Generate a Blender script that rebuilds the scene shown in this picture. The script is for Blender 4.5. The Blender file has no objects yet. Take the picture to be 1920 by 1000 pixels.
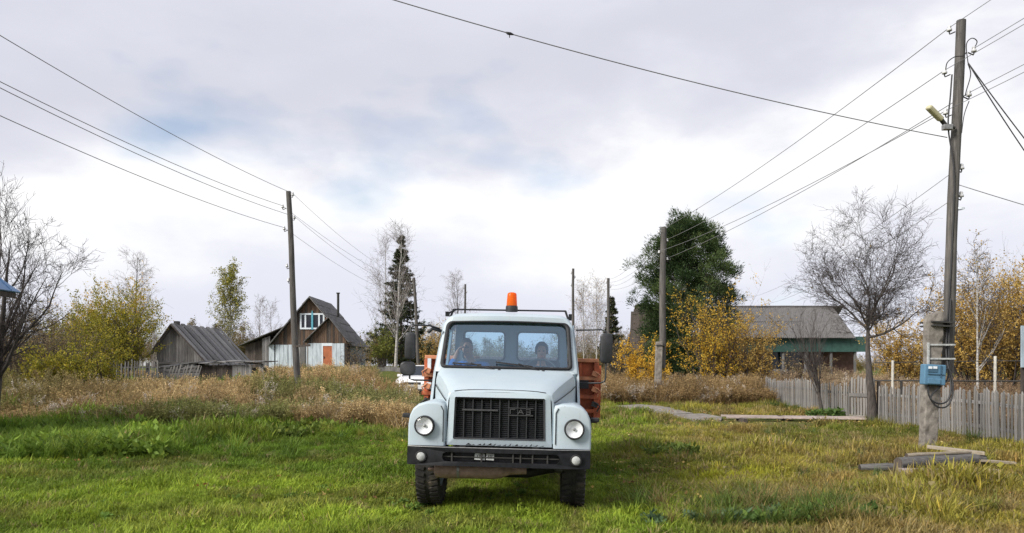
import bpy, bmesh, math, random
import numpy as np
from mathutils import Vector, Matrix

random.seed(7)
rng = np.random.default_rng(11)
scene = bpy.context.scene
COL = scene.collection
R = math.radians

# ---------------------------------------------------------------- camera
EYE = 1.65
cam_d = bpy.data.cameras.new('camera')
cam = bpy.data.objects.new('camera', cam_d)
COL.objects.link(cam)
cam.location = (0, 0, EYE)
cam.rotation_euler = (R(90), 0, 0)
cam_d.sensor_width = 36.0
cam_d.lens = 36.0 * 1400 / 1920
cam_d.shift_y = (686 - 500) / 1920
cam_d.clip_start = 0.05
cam_d.clip_end = 6000
scene.camera = cam

# ---------------------------------------------------------------- light
SUN = Vector((-0.72, -0.50, 0.62)).normalized()
SUN_EL = math.asin(SUN.z)
SUN_AZ = math.atan2(SUN.x, SUN.y)
world = bpy.data.worlds.new('World')
scene.world = world
world.use_nodes = True
wn, wl = world.node_tree.nodes, world.node_tree.links
wn.clear()


def wnode(t, **kw):
    n = wn.new(t)
    for k, v in kw.items():
        setattr(n, k, v)
    return n


w_out = wnode('ShaderNodeOutputWorld')
w_sky = wnode('ShaderNodeTexSky')
w_sky.sky_type = 'NISHITA'
w_sky.sun_disc = False
w_sky.sun_elevation = SUN_EL
w_sky.sun_rotation = SUN_AZ
w_sky.air_density = 1.0
w_bg = wnode('ShaderNodeBackground')
w_bg.inputs['Strength'].default_value = 0.085
wl.new(w_sky.outputs['Color'], w_bg.inputs['Color'])
# cloud deck: noise on the view direction, flattened into long banks
w_tc = wnode('ShaderNodeTexCoord')
w_sep = wnode('ShaderNodeSeparateXYZ')
wl.new(w_tc.outputs['Generated'], w_sep.inputs[0])


def wmath(op, a, b=None, c=None, clamp=False):
    n = wnode('ShaderNodeMath', operation=op)
    n.use_clamp = clamp
    for i, v in enumerate((a, b, c)):
        if v is None:
            continue
        if isinstance(v, (int, float)):
            n.inputs[i].default_value = v
        else:
            wl.new(v, n.inputs[i])
    return n.outputs[0]


def wnoise(scale, detail, rough, loc=(0, 0, 0), stretch=(1, 1, 2.2), dist=0.0, rotz=0.0):
    mp = wnode('ShaderNodeMapping')
    mp.inputs['Location'].default_value = loc
    mp.inputs['Rotation'].default_value = (0, 0, R(rotz))
    mp.inputs['Scale'].default_value = stretch
    wl.new(w_tc.outputs['Generated'], mp.inputs['Vector'])
    n = wnode('ShaderNodeTexNoise')
    n.inputs['Scale'].default_value = scale
    n.inputs['Detail'].default_value = detail
    n.inputs['Roughness'].default_value = rough
    n.inputs['Distortion'].default_value = dist
    wl.new(mp.outputs[0], n.inputs['Vector'])
    return n.outputs['Fac']


elev = w_sep.outputs['Z']
n_big = wnoise(1.7, 3, 0.5, (0.35, 0.2, 0.1))
n_mid = wnoise(3.6, 6, 0.56, (2.1, 0.7, 4.0), dist=0.15)
n_fine = wnoise(9.0, 7, 0.55, (7.1, 3.2, 1.4), dist=0.2)
# banks: elevation pushed up and down by the noise
e1 = wmath('MULTIPLY_ADD', wmath('SUBTRACT', n_big, 0.5), 0.34, elev)
e2 = wmath('MULTIPLY_ADD', wmath('SUBTRACT', n_mid, 0.5), 0.24, e1)
e3 = wmath('MULTIPLY_ADD', wmath('SUBTRACT', n_fine, 0.5), 0.07, e2)
w_ramp = wnode('ShaderNodeValToRGB')
wl.new(e3, w_ramp.inputs[0])
cr = w_ramp.color_ramp
cr.interpolation = 'B_SPLINE'
cr.elements[0].position = 0.0
cr.elements[0].color = (0.75, 0.77, 0.87, 1)
cr.elements[1].position = 1.0
cr.elements[1].color = (0.66, 0.68, 0.78, 1)
for p, c in ((0.08, (0.76, 0.78, 0.87)), (0.125, (0.79, 0.80, 0.89)), (0.16, (0.88, 0.89, 0.94)), (0.195, (1.0, 1.0, 1.02)),
             (0.238, (0.99, 0.99, 1.01)), (0.28, (0.76, 0.77, 0.85)), (0.355, (0.61, 0.62, 0.71)),
             (0.45, (0.74, 0.75, 0.84)), (0.60, (0.70, 0.72, 0.80))):
    el = cr.elements.new(p)
    el.color = (*c, 1)
w_cl = wnode('ShaderNodeBackground')
w_cl.inputs['Strength'].default_value = 0.53
wl.new(w_ramp.outputs[0], w_cl.inputs['Color'])
# a few thin places where the blue comes through
n_gap = wnoise(2.6, 5, 0.5, (5.3, 1.9, 0.4), rotz=-25)
gap = wmath('MULTIPLY', wmath('SUBTRACT', n_gap, 0.585), 6.0, clamp=True)
gap = wmath('MULTIPLY', gap, 0.8)
w_mix = wnode('ShaderNodeMixShader')
wl.new(gap, w_mix.inputs[0])
wl.new(w_cl.outputs[0], w_mix.inputs[1])
wl.new(w_bg.outputs[0], w_mix.inputs[2])
wl.new(w_mix.outputs[0], w_out.inputs['Surface'])

sun_d = bpy.data.lights.new('sun', 'SUN')
sun_d.energy = 2.3
sun_d.angle = R(22)
sun_d.color = (1.0, 0.95, 0.88)
sun = bpy.data.objects.new('sun', sun_d)
sun.rotation_euler = SUN.to_track_quat('Z', 'Y').to_euler()
COL.objects.link(sun)

vs = scene.view_settings
vs.view_transform = 'Standard'
vs.look = 'None'
vs.gamma = 1.0
vs.use_curve_mapping = False
vs.exposure = 1.0
scene.render.engine = 'CYCLES'
scene.cycles.max_bounces = 8
scene.cycles.transparent_max_bounces = 24
scene.cycles.caustics_reflective = False
scene.cycles.caustics_refractive = False


# ---------------------------------------------------------------- helpers
def P(px, py, d):
    """point seen at photo pixel (px, py) when it stands d metres away"""
    return Vector(((px - 960) / 1400 * d, d, EYE - (py - 686) / 1400 * d))


def X_(px, d):
    return (px - 960) / 1400 * d


def Z_(py, d):
    return EYE - (py - 686) / 1400 * d


def sm(t):
    t = np.clip(t, 0, 1)
    return t * t * (3 - 2 * t)


def gz(x, y):
    """height of the ground"""
    x = np.asarray(x, float)
    y = np.asarray(y, float)
    left = sm((-x - 1.0) / 9.0) * sm((y - 18) / 38) * 1.3
    far = sm((y - 42) / 50) * 0.9
    z = np.maximum(left, far)
    near = np.exp(-((x + .1) ** 2 / 6 + (y - 9.5) ** 2 / 14))
    b = (0.03 * np.sin(x * 1.3 + 0.7 * y) + 0.025 * np.sin(1.1 * y - 0.6 * x + 2) + 0.02 * np.sin(2.9 * x + 1.2) * np.sin(2.3 * y)
         + 0.012 * np.sin(5.1 * x + 3 * y) + 0.05 * np.sin(.31 * x + .2) * np.sin(.27 * y + 1))
    far_b = 1 + sm((y - 20) / 30)
    z = z + b * (1 - 0.85 * near) * far_b
    return z


def g1(x, y):
    return float(gz(x, y))


class MB:
    def __init__(self):
        self.v = []
        self.f = []

    def add(self, pts):
        i = len(self.v)
        self.v.extend([tuple(p) for p in pts])
        return list(range(i, i + len(pts)))

    def quad(self, a, b, c, d):
        self.f.append(tuple(self.add([a, b, c, d])))
        return self

    def poly(self, pts):
        self.f.append(tuple(self.add(pts)))
        return self

    def box(self, c, s, rot=None, taper=1.0):
        hx, hy, hz = s[0] / 2, s[1] / 2, s[2] / 2
        pts = []
        for dz in (-1, 1):
            k = taper if dz > 0 else 1.0
            for dx, dy in ((-1, -1), (1, -1), (1, 1), (-1, 1)):
                pts.append(Vector((dx * hx * k, dy * hy * k, dz * hz)))
        if rot is not None:
            m = rot if isinstance(rot, Matrix) else Matrix.Rotation(rot[2], 3, 'Z') @ Matrix.Rotation(rot[1], 3, 'Y') @ Matrix.Rotation(rot[0], 3, 'X')
            pts = [m @ p for p in pts]
        c = Vector(c)
        i = self.add([p + c for p in pts])
        for q in ((3, 2, 1, 0), (4, 5, 6, 7), (0, 1, 5, 4), (1, 2, 6, 5), (2, 3, 7, 6), (3, 0, 4, 7)):
            self.f.append(tuple(i[k] for k in q))
        return self

    def bx(self, x0, x1, y0, y1, z0, z1):
        return self.box(((x0 + x1) / 2, (y0 + y1) / 2, (z0 + z1) / 2), (x1 - x0, y1 - y0, z1 - z0))

    def bar(self, a, b, w, h, up=(0, 0, 1)):
        a, b = Vector(a), Vector(b)
        t = (b - a).normalized()
        s = t.cross(Vector(up))
        if s.length < 1e-4:
            s = t.cross(Vector((1, 0, 0)))
        s.normalize()
        u = s.cross(t).normalized()
        pts = []
        for p in (a, b):
            for i, j in ((-1, -1), (1, -1), (1, 1), (-1, 1)):
                pts.append(p + s * (i * w / 2) + u * (j * h / 2))
        i = self.add(pts)
        for q in ((3, 2, 1, 0), (4, 5, 6, 7), (0, 1, 5, 4), (1, 2, 6, 5), (2, 3, 7, 6), (3, 0, 4, 7)):
            self.f.append(tuple(i[k] for k in q))
        return self

    def tube(self, pts, rad, sides=8, cap=True):
        pts = [Vector(p) for p in pts]
        n = len(pts)
        if not hasattr(rad, '__len__'):
            rad = [rad] * n
        prev = None
        rings = []
        for k in range(n):
            t = (pts[min(k + 1, n - 1)] - pts[max(k - 1, 0)]).normalized()
            if prev is None:
                s = t.cross(Vector((0, 0, 1)))
                if s.length < 1e-3:
                    s = t.cross(Vector((1, 0, 0)))
                s.normalize()
            else:
                s = (prev - t * prev.dot(t)).normalized()
            prev = s
            u = t.cross(s)
            rings.append(self.add([pts[k] + (s * math.cos(2 * math.pi * j / sides) + u * math.sin(2 * math.pi * j / sides)) * rad[k]
                                   for j in range(sides)]))
        for k in range(n - 1):
            for j in range(sides):
                self.f.append((rings[k][j], rings[k][(j + 1) % sides], rings[k + 1][(j + 1) % sides], rings[k + 1][j]))
        if cap:
            self.f.append(tuple(reversed(rings[0])))
            self.f.append(tuple(rings[-1]))
        return self

    def lathe(self, prof, sides=24, m=None, cap=(False, False)):
        """prof: (radius, height) pairs about local z, moved by matrix m"""
        rings = []
        for r, h in prof:
            pts = [Vector((r * math.cos(2 * math.pi * j / sides), r * math.sin(2 * math.pi * j / sides), h)) for j in range(sides)]
            if m is not None:
                pts = [m @ p for p in pts]
            rings.append(self.add(pts))
        for k in range(len(rings) - 1):
            for j in range(sides):
                self.f.append((rings[k][j], rings[k][(j + 1) % sides], rings[k + 1][(j + 1) % sides], rings[k + 1][j]))
        if cap[0]:
            self.f.append(tuple(reversed(rings[0])))
        if cap[1]:
            self.f.append(tuple(rings[-1]))
        return self

    def bridge(self, A, B, closed=True, skip=()):
        ia, ib = self.add(A), self.add(B)
        n = len(A)
        for k in range(n if closed else n - 1):
            if k in skip:
                continue
            j = (k + 1) % n
            self.f.append((ia[k], ia[j], ib[j], ib[k]))
        return self

    def loft(self, rings, closed=False, cap0=False, cap1=False):
        ids = [self.add(r) for r in rings]
        n = len(ids[0])
        for a, b in zip(ids, ids[1:]):
            for k in range(n if closed else n - 1):
                j = (k + 1) % n
                self.f.append((a[k], a[j], b[j], b[k]))
        if cap0:
            self.f.append(tuple(reversed(ids[0])))
        if cap1:
            self.f.append(tuple(ids[-1]))
        return self

    def mesh(self, name, mat, smooth=False, weld=False, fix=False):
        me = bpy.data.meshes.new(name)
        me.from_pydata(self.v, [], self.f)
        if weld or fix:
            bm = bmesh.new()
            bm.from_mesh(me)
            if weld:
                bmesh.ops.remove_doubles(bm, verts=bm.verts, dist=0.0008)
            bmesh.ops.recalc_face_normals(bm, faces=bm.faces)
            bm.to_mesh(me)
            bm.free()
        if mat is not None:
            me.materials.append(mat)
        if smooth:
            me.polygons.foreach_set('use_smooth', [True] * len(me.polygons))
        return me

    def build(self, name, mat, parent=None, smooth=False, weld=False, fix=False, bevel=0, solid=0, sharp=None):
        o = bpy.data.objects.new(name, self.mesh(name, mat, smooth, weld, fix))
        COL.objects.link(o)
        if parent is not None:
            o.parent = parent
        if solid:
            m = o.modifiers.new('solid', 'SOLIDIFY')
            m.thickness = solid
            m.offset = 0
        if bevel:
            m = o.modifiers.new('bevel', 'BEVEL')
            m.width = bevel
            m.segments = 2
            m.limit_method = 'ANGLE'
            m.angle_limit = R(35)
        if smooth and sharp:
            o.data.set_sharp_from_angle(angle=R(sharp))
        return o


def inst(name, me, parent, loc=(0, 0, 0), rot=(0, 0, 0), scl=(1, 1, 1)):
    o = bpy.data.objects.new(name, me)
    COL.objects.link(o)
    o.parent = parent
    o.location = loc
    o.rotation_euler = rot
    o.scale = scl
    return o


def tag(o, label=None, cat=None, group=None, kind=None):
    if label:
        o['label'] = label
    if cat:
        o['category'] = cat
    if group:
        o['group'] = group
    if kind:
        o['kind'] = kind
    return o


def thing(name, label, cat, loc=(0, 0, 0), rot=(0, 0, 0), group=None):
    o = bpy.data.objects.new(name, None)
    COL.objects.link(o)
    o.empty_display_size = 0.2
    o.location = loc
    o.rotation_euler = rot
    return tag(o, label, cat, group)


def rrect(x0, x1, z0, z1, r, n=5, m=1, x0t=None, x1t=None):
    """rounded quadrilateral, corners BL, BR, TR, TL; top may be narrower. Returns (points, segment ids 0..7: edge bottom 0,
    corner BR 1, right 2, TR 3, top 4, TL 5, left 6, BL 7)"""
    x0t = x0 if x0t is None else x0t
    x1t = x1 if x1t is None else x1t
    if not hasattr(r, '__len__'):
        r = (r, r, r, r)
    C = [(x0, z0), (x1, z0), (x1t, z1), (x0t, z1)]
    pts, seg = [], []
    arcs = []
    for i in range(4):
        p, a, b = Vector(C[i]), Vector(C[i - 1]), Vector(C[(i + 1) % 4])
        da, db = (a - p).normalized(), (b - p).normalized()
        s, e = p + da * r[i], p + db * r[i]
        arcs.append([(1 - t) ** 2 * s + 2 * t * (1 - t) * p + t * t * e for t in [k / n for k in range(n + 1)]])
    ids = [7, 1, 3, 5]
    eid = [0, 2, 4, 6]
    for i in range(4):
        for k in range(n + 1):
            pts.append(arcs[i][k])
            seg.append(ids[i] if k < n else eid[i])
        nx = arcs[(i + 1) % 4][0]
        for k in range(1, m):
            pts.append(arcs[i][-1].lerp(nx, k / m))
            seg.append(eid[i])
    return [(p.x, p.y) for p in pts], seg


def quad_hole(mb, A, B, C, D, u0, u1, v0, v1, r=0.06, n=4, depth=None):
    """flat panel A B C D (A->B is u, A->D is v) with a rounded opening; returns the opening's outline"""
    A, B, C, D = map(Vector, (A, B, C, D))
    lu, lv = (B - A).length, (D - A).length

    def f(u, v):
        return (A * (1 - u) + B * u) * (1 - v) + (D * (1 - u) + C * u) * v
    inn, _ = rrect(u0 * lu, u1 * lu, v0 * lv, v1 * lv, r, n)
    out, _ = rrect(0, lu, 0, lv, 0.0001, n)
    I = [f(u / lu, v / lv) for u, v in inn]
    O = [f(u / lu, v / lv) for u, v in out]
    mb.bridge(O, I)
    if depth is not None:
        mb.bridge(I, [p + Vector(depth) for p in I])
    return I


# ---------------------------------------------------------------- materials
def new_mat(name):
    m = bpy.data.materials.new(name)
    m.use_nodes = True
    nt = m.node_tree
    b = nt.nodes['Principled BSDF']
    return m, nt, b


def ramp(nt, fac, stops):
    r = nt.nodes.new('ShaderNodeValToRGB')
    e = r.color_ramp.elements
    e[0].position, e[0].color = stops[0][0], (*stops[0][1], 1)
    e[1].position, e[1].color = stops[-1][0], (*stops[-1][1], 1)
    for p, c in stops[1:-1]:
        x = e.new(p)
        x.color = (*c, 1)
    nt.links.new(fac, r.inputs[0])
    return r.outputs[0]


def noise_tex(nt, scale, detail=4, rough=0.55, stretch=(1, 1, 1), coord='Object', dist=0):
    tc = nt.nodes.new('ShaderNodeTexCoord')
    mp = nt.nodes.new('ShaderNodeMapping')
    mp.inputs['Scale'].default_value = stretch
    nt.links.new(tc.outputs[coord], mp.inputs['Vector'])
    n = nt.nodes.new('ShaderNodeTexNoise')
    n.inputs['Scale'].default_value = scale
    n.inputs['Detail'].default_value = detail
    n.inputs['Roughness'].default_value = rough
    n.inputs['Distortion'].default_value = dist
    nt.links.new(mp.outputs[0], n.inputs['Vector'])
    return n.outputs['Fac']


def mixc(nt, fac, a, b, blend='MIX'):
    m = nt.nodes.new('ShaderNodeMix')
    m.data_type = 'RGBA'
    m.blend_type = blend
    for sock, v in ((m.inputs[0], fac), (m.inputs[6], a), (m.inputs[7], b)):
        if isinstance(v, (int, float)):
            sock.default_value = v
        elif isinstance(v, tuple):
            sock.default_value = (*v, 1) if len(v) == 3 else v
        else:
            nt.links.new(v, sock)
    return m.outputs[2]


def bump(nt, b, h, strength=0.3, dist=0.02):
    n = nt.nodes.new('ShaderNodeBump')
    n.inputs['Strength'].default_value = strength
    n.inputs['Distance'].default_value = dist
    nt.links.new(h, n.inputs['Height'])
    nt.links.new(n.outputs[0], b.inputs['Normal'])


def plain(name, c, rough=0.6, metal=0.0, var=0.25, scale=9.0, bmp=0.0, spec=0.5, stretch=(1, 1, 1), coat=0.0):
    m, nt, b = new_mat(name)
    f = noise_tex(nt, scale, 5, 0.6, stretch)
    lo = tuple(max(0, x * (1 - var)) for x in c)
    hi = tuple(min(1, x * (1 + var)) for x in c)
    nt.links.new(ramp(nt, f, [(0.3, lo), (0.7, hi)]), b.inputs['Base Color'])
    b.inputs['Roughness'].default_value = rough
    b.inputs['Metallic'].default_value = metal
    b.inputs['Specular IOR Level'].default_value = spec
    b.inputs['Coat Weight'].default_value = coat
    if bmp:
        bump(nt, b, f, bmp, 0.02)
    return m


def wood(name, stops, scale=3.0, axis='z', rough=0.85, rand=0.35, bmp=0.5):
    """weathered boards: streaks along the board's axis, a tone of its own for every board"""
    m, nt, b = new_mat(name)
    st = {'z': (14, 14, 0.8), 'x': (0.8, 14, 14), 'y': (14, 0.8, 14)}[axis]
    f = noise_tex(nt, scale, 6, 0.65, st, dist=0.3)
    c = ramp(nt, f, stops)
    oi = nt.nodes.new('ShaderNodeObjectInfo')
    g = ramp(nt, oi.outputs['Random'], [(0, (1 - rand,) * 3), (1, (1 + rand * 0.6,) * 3)])
    c = mixc(nt, 1.0, c, g, 'MULTIPLY')
    f2 = noise_tex(nt, 0.9, 4, 0.6)
    c = mixc(nt, 1.0, c, ramp(nt, f2, [(0.3, (0.7, 0.7, 0.72)), (0.7, (1.1, 1.08, 1.05))]), 'MULTIPLY')
    nt.links.new(c, b.inputs['Base Color'])
    b.inputs['Roughness'].default_value = rough
    b.inputs['Specular IOR Level'].default_value = 0.25
    bump(nt, b, f, bmp, 0.01)
    return m


def glass_mat(name, tint=(0.85, 0.92, 0.95), refl=1.0, rough=0.02, base=0.05):
    m, nt, b = new_mat(name)
    nt.nodes.remove(b)
    out = nt.nodes['Material Output']
    tr = nt.nodes.new('ShaderNodeBsdfTransparent')
    tr.inputs[0].default_value = (*tint, 1)
    gl = nt.nodes.new('ShaderNodeBsdfGlossy')
    gl.inputs['Roughness'].default_value = rough
    gl.inputs[0].default_value = (*refl, 1) if isinstance(refl, tuple) else (refl, refl, refl, 1)
    fr = nt.nodes.new('ShaderNodeFresnel')
    fr.inputs[0].default_value = 1.52
    ge = nt.nodes.new('ShaderNodeNewGeometry')
    io = nt.nodes.new('ShaderNodeMapRange')   # same pane from either side
    io.inputs['To Min'].default_value = 1.52
    io.inputs['To Max'].default_value = 1 / 1.52
    nt.links.new(ge.outputs['Backfacing'], io.inputs['Value'])
    nt.links.new(io.outputs[0], fr.inputs[0])
    ad = nt.nodes.new('ShaderNodeMath')
    ad.operation = 'ADD'
    ad.use_clamp = True
    ad.inputs[1].default_value = base
    nt.links.new(fr.outputs[0], ad.inputs[0])
    mx = nt.nodes.new('ShaderNodeMixShader')
    nt.links.new(ad.outputs[0], mx.inputs[0])
    nt.links.new(tr.outputs[0], mx.inputs[1])
    nt.links.new(gl.outputs[0], mx.inputs[2])
    nt.links.new(mx.outputs[0], out.inputs['Surface'])
    return m


def leaf_mat(name, stops, trans=0.35, rough=0.6, attr='tint', inst_col=False):
    """thin leaves: diffuse and translucent; tone per leaf from the mesh attribute"""
    m, nt, b = new_mat(name)
    at = nt.nodes.new('ShaderNodeAttribute')
    at.attribute_name = attr
    c = ramp(nt, at.outputs['Fac'], stops)
    if inst_col:
        ai = nt.nodes.new('ShaderNodeAttribute')
        ai.attribute_type = 'INSTANCER'
        ai.attribute_name = 'col'
        c = mixc(nt, 1.0, c, ai.outputs['Color'], 'MULTIPLY')
    nt.links.new(c, b.inputs['Base Color'])
    b.inputs['Roughness'].default_value = rough
    b.inputs['Specular IOR Level'].default_value = 0.2
    tl = nt.nodes.new('ShaderNodeBsdfTranslucent')
    nt.links.new(c, tl.inputs[0])
    mx = nt.nodes.new('ShaderNodeMixShader')
    mx.inputs[0].default_value = trans
    nt.links.new(b.outputs[0], mx.inputs[1])
    nt.links.new(tl.outputs[0], mx.inputs[2])
    nt.links.new(mx.outputs[0], nt.nodes['Material Output'].inputs['Surface'])
    return m


M = {}
M['soil'] = plain('soil', (0.10, 0.085, 0.045), 0.95, var=0.5, scale=2.0, bmp=0.6, spec=0.1)


def paint_blue():
    m, nt, b = new_mat('pale_blue_paint')
    f = noise_tex(nt, 2.2, 6, 0.65)
    c = ramp(nt, f, [(0.25, (0.50, 0.69, 0.86)), (0.5, (0.57, 0.745, 0.89)), (0.75, (0.64, 0.785, 0.89))])
    d = noise_tex(nt, 22, 6, 0.7)
    c = mixc(nt, ramp(nt, d, [(0.58, (0, 0, 0)), (0.80, (0.4,) * 3)]), c, (0.40, 0.42, 0.41))
    # run-off streaks and rust chips
    sk = noise_tex(nt, 3.0, 5, 0.7, (9, 9, 0.7))
    c = mixc(nt, ramp(nt, sk, [(0.58, (0, 0, 0)), (0.74, (0.3,) * 3)]), c, (0.40, 0.40, 0.36))
    ch = noise_tex(nt, 46, 3, 0.6)
    c = mixc(nt, ramp(nt, ch, [(0.70, (0, 0, 0)), (0.73, (0.9,) * 3)]), c, (0.13, 0.075, 0.045))
    # road dirt on the low panels
    tc = nt.nodes.new('ShaderNodeTexCoord')
    sp = nt.nodes.new('ShaderNodeSeparateXYZ')
    nt.links.new(tc.outputs['Object'], sp.inputs[0])
    ma = nt.nodes.new('ShaderNodeMath')
    ma.operation = 'MULTIPLY_ADD'
    nt.links.new(d, ma.inputs[0])
    ma.inputs[1].default_value = 0.5
    nt.links.new(sp.outputs['Z'], ma.inputs[2])
    c = mixc(nt, ramp(nt, ma.outputs[0], [(1.0, (0.5,) * 3), (1.15, (0.18,) * 3), (1.35, (0.0,) * 3)]), c, (0.30, 0.28, 0.22))
    nt.links.new(c, b.inputs['Base Color'])
    bump(nt, b, noise_tex(nt, 3.5, 2, 0.4), 0.25, 0.02)
    b.inputs['Roughness'].default_value = 0.5
    b.inputs['Coat Weight'].default_value = 0.08
    b.inputs['Coat Roughness'].default_value = 0.2
    return m


M['blue_paint'] = paint_blue()
M['black_rubber'] = plain('black_rubber', (0.018, 0.018, 0.02), 0.7, var=0.4, scale=20)
M['black_paint'] = plain('black_paint', (0.012, 0.0125, 0.015), 0.55, var=0.5, scale=14, spec=0.25)
M['black_plastic'] = plain('black_plastic', (0.022, 0.023, 0.026), 0.5, var=0.3, scale=20)
M['dark_steel'] = plain('dark_steel', (0.035, 0.033, 0.03), 0.65, var=0.4, scale=10)
M['tyre'] = plain('tyre_rubber', (0.022, 0.021, 0.020), 0.85, var=0.5, scale=8, bmp=0.3)
_nt = M['tyre'].node_tree
_c = ramp(_nt, noise_tex(_nt, 6.0, 6, 0.7), [(0.42, (0.015, 0.014, 0.014)), (0.56, (0.035, 0.031, 0.026)), (0.72, (0.085, 0.070, 0.050))])
_nt.links.new(_c, _nt.nodes['Principled BSDF'].inputs['Base Color'])
M['rust_orange'] = plain('rust_orange_paint', (0.42, 0.10, 0.038), 0.6, var=0.45, scale=7, bmp=0.1)
M['rust_light'] = plain('faded_orange_paint', (0.55, 0.22, 0.11), 0.6, var=0.3, scale=7)
M['muffler'] = plain('rusty_muffler', (0.30, 0.20, 0.16), 0.7, var=0.35, scale=12, bmp=0.2)
M['chrome'] = plain('chrome', (0.75, 0.75, 0.75), 0.12, metal=1.0, var=0.05)
M['reflector'] = plain('lamp_reflector', (0.95, 0.95, 0.95), 0.35, metal=0.1, var=0.05, scale=60, bmp=0.2)
M['dull_metal'] = plain('dull_metal', (0.30, 0.30, 0.29), 0.45, metal=0.6, var=0.3, scale=15)
M['glass'] = glass_mat('window_glass', (0.66, 0.82, 0.92), base=0.09)
M['lamp_glass'] = glass_mat('lamp_glass', (0.97, 0.98, 0.99), base=0.03, rough=0.08)
M['screen_glass'] = glass_mat('windscreen_glass', (0.72, 0.87, 0.96), base=0.17, refl=(0.62, 0.80, 0.95))
M['lamp_lens'] = plain('fluted_lamp_lens', (0.86, 0.88, 0.90), 0.18, var=0.10, scale=70, bmp=0.25, coat=0.6, stretch=(6, 6, .5))
M['emblem'] = plain('worn_emblem', (0.085, 0.085, 0.088), 0.45, metal=0.5, var=0.3, scale=15)
M['mirror_glass'] = plain('mirror_glass', (0.7, 0.72, 0.75), 0.05, metal=1.0, var=0.02)
M['grey_plate'] = plain('grey_plate', (0.42, 0.43, 0.42), 0.6, var=0.35, scale=30)
M['white_paint'] = plain('white_paint', (0.78, 0.78, 0.78), 0.3, var=0.04, scale=3, coat=0.4)
M['skin'] = plain('skin', (0.50, 0.24, 0.15), 0.5, var=0.12, scale=20)
M['blue_cloth'] = plain('blue_cloth', (0.03, 0.14, 0.42), 0.85, var=0.25, scale=18, bmp=0.3)
M['dark_cloth'] = plain('dark_cloth', (0.03, 0.035, 0.05), 0.85, var=0.3, scale=18, bmp=0.3)
M['hair'] = plain('hair', (0.06, 0.035, 0.02), 0.7, var=0.4, scale=40)
M['seat'] = plain('seat_vinyl', (0.04, 0.045, 0.055), 0.6, var=0.3, scale=10)


def amber():
    m, nt, b = new_mat('amber_lens')
    b.inputs['Base Color'].default_value = (0.9, 0.2, 0.01, 1)
    b.inputs['Roughness'].default_value = 0.18
    tl = nt.nodes.new('ShaderNodeBsdfTranslucent')
    f = noise_tex(nt, 3, 2, 0.5, (1, 1, 30))
    nt.links.new(ramp(nt, f, [(0.4, (1.0, 0.22, 0.005)), (0.6, (1.0, 0.32, 0.02))]), tl.inputs[0])
    mx = nt.nodes.new('ShaderNodeMixShader')
    mx.inputs[0].default_value = 0.55
    nt.links.new(b.outputs[0], mx.inputs[1])
    nt.links.new(tl.outputs[0], mx.inputs[2])
    nt.links.new(mx.outputs[0], nt.nodes['Material Output'].inputs['Surface'])
    return m


M['amber'] = amber()
GREY = [(0.25, (0.10, 0.10, 0.105)), (0.5, (0.24, 0.235, 0.23)), (0.75, (0.38, 0.37, 0.36))]
M['grey_wood'] = wood('grey_wood', GREY, 3, 'z')
M['grey_wood_x'] = wood('grey_wood_along', GREY, 3, 'x')
M['grey_wood_y'] = wood('grey_wood_deep', GREY, 3, 'y')
M['picket_wood'] = wood('picket_wood', [(0.25, (0.12, 0.115, 0.108)), (0.5, (0.265, 0.255, 0.24)), (0.8, (0.42, 0.405, 0.385))], 3, 'z', rand=0.4)
M['dark_wood'] = wood('dark_wood', [(0.25, (0.035, 0.03, 0.028)), (0.5, (0.09, 0.075, 0.065)), (0.75, (0.17, 0.145, 0.125))], 3, 'z')
M['brown_wood'] = wood('brown_wood', [(0.25, (0.06, 0.04, 0.028)), (0.5, (0.15, 0.10, 0.07)), (0.75, (0.25, 0.17, 0.12))], 3, 'z')
M['red_wood'] = wood('red_wood', [(0.25, (0.16, 0.06, 0.03)), (0.5, (0.28, 0.11, 0.05)), (0.75, (0.36, 0.16, 0.08))], 3, 'z')
M['pole_wood'] = wood('pole_wood', [(0.25, (0.05, 0.047, 0.043)), (0.5, (0.115, 0.108, 0.10)), (0.75, (0.21, 0.20, 0.185))], 2.2, 'z', rand=0.1)
M['path_wood'] = wood('path_wood', [(0.25, (0.22, 0.17, 0.15)), (0.5, (0.36, 0.30, 0.27)), (0.75, (0.5, 0.44, 0.41))], 3, 'x')
M['fresh_wood'] = wood('fresh_wood', [(0.25, (0.18, 0.15, 0.11)), (0.5, (0.29, 0.25, 0.19)), (0.75, (0.40, 0.36, 0.29))], 3, 'x')
M['concrete'] = plain('concrete', (0.22, 0.20, 0.175), 0.9, var=0.45, scale=7, bmp=0.9, spec=0.2)
M['slate'] = plain('slate_roof', (0.125, 0.12, 0.118), 0.85, var=0.35, scale=4, bmp=0.2, stretch=(1, 1, 1))
M['shingle'] = plain('dark_shingle', (0.135, 0.13, 0.128), 0.9, var=0.5, scale=3, bmp=0.3)
M['white_board'] = plain('white_painted_board', (0.50, 0.56, 0.60), 0.75, var=0.28, scale=2.2, stretch=(3, 3, .6))
M['blue_board'] = plain('faded_blue_board', (0.36, 0.44, 0.50), 0.75, var=0.3, scale=2.2, stretch=(3, 3, .6))
M['turquoise'] = plain('turquoise_paint', (0.10, 0.36, 0.45), 0.6, var=0.2)
M['win_white'] = plain('window_white', (0.70, 0.76, 0.80), 0.6, var=0.1)
M['orange_door'] = plain('orange_door', (0.42, 0.13, 0.05), 0.6, var=0.2, scale=3)
M['dark_pane'] = plain('dark_pane', (0.02, 0.025, 0.035), 0.08, var=0.2)
M['green_board'] = plain('green_board', (0.03, 0.082, 0.068), 0.7, var=0.25, scale=3)
M['brick_red'] = plain('faded_red_wall', (0.12, 0.065, 0.052), 0.85, var=0.35, scale=4)
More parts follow.
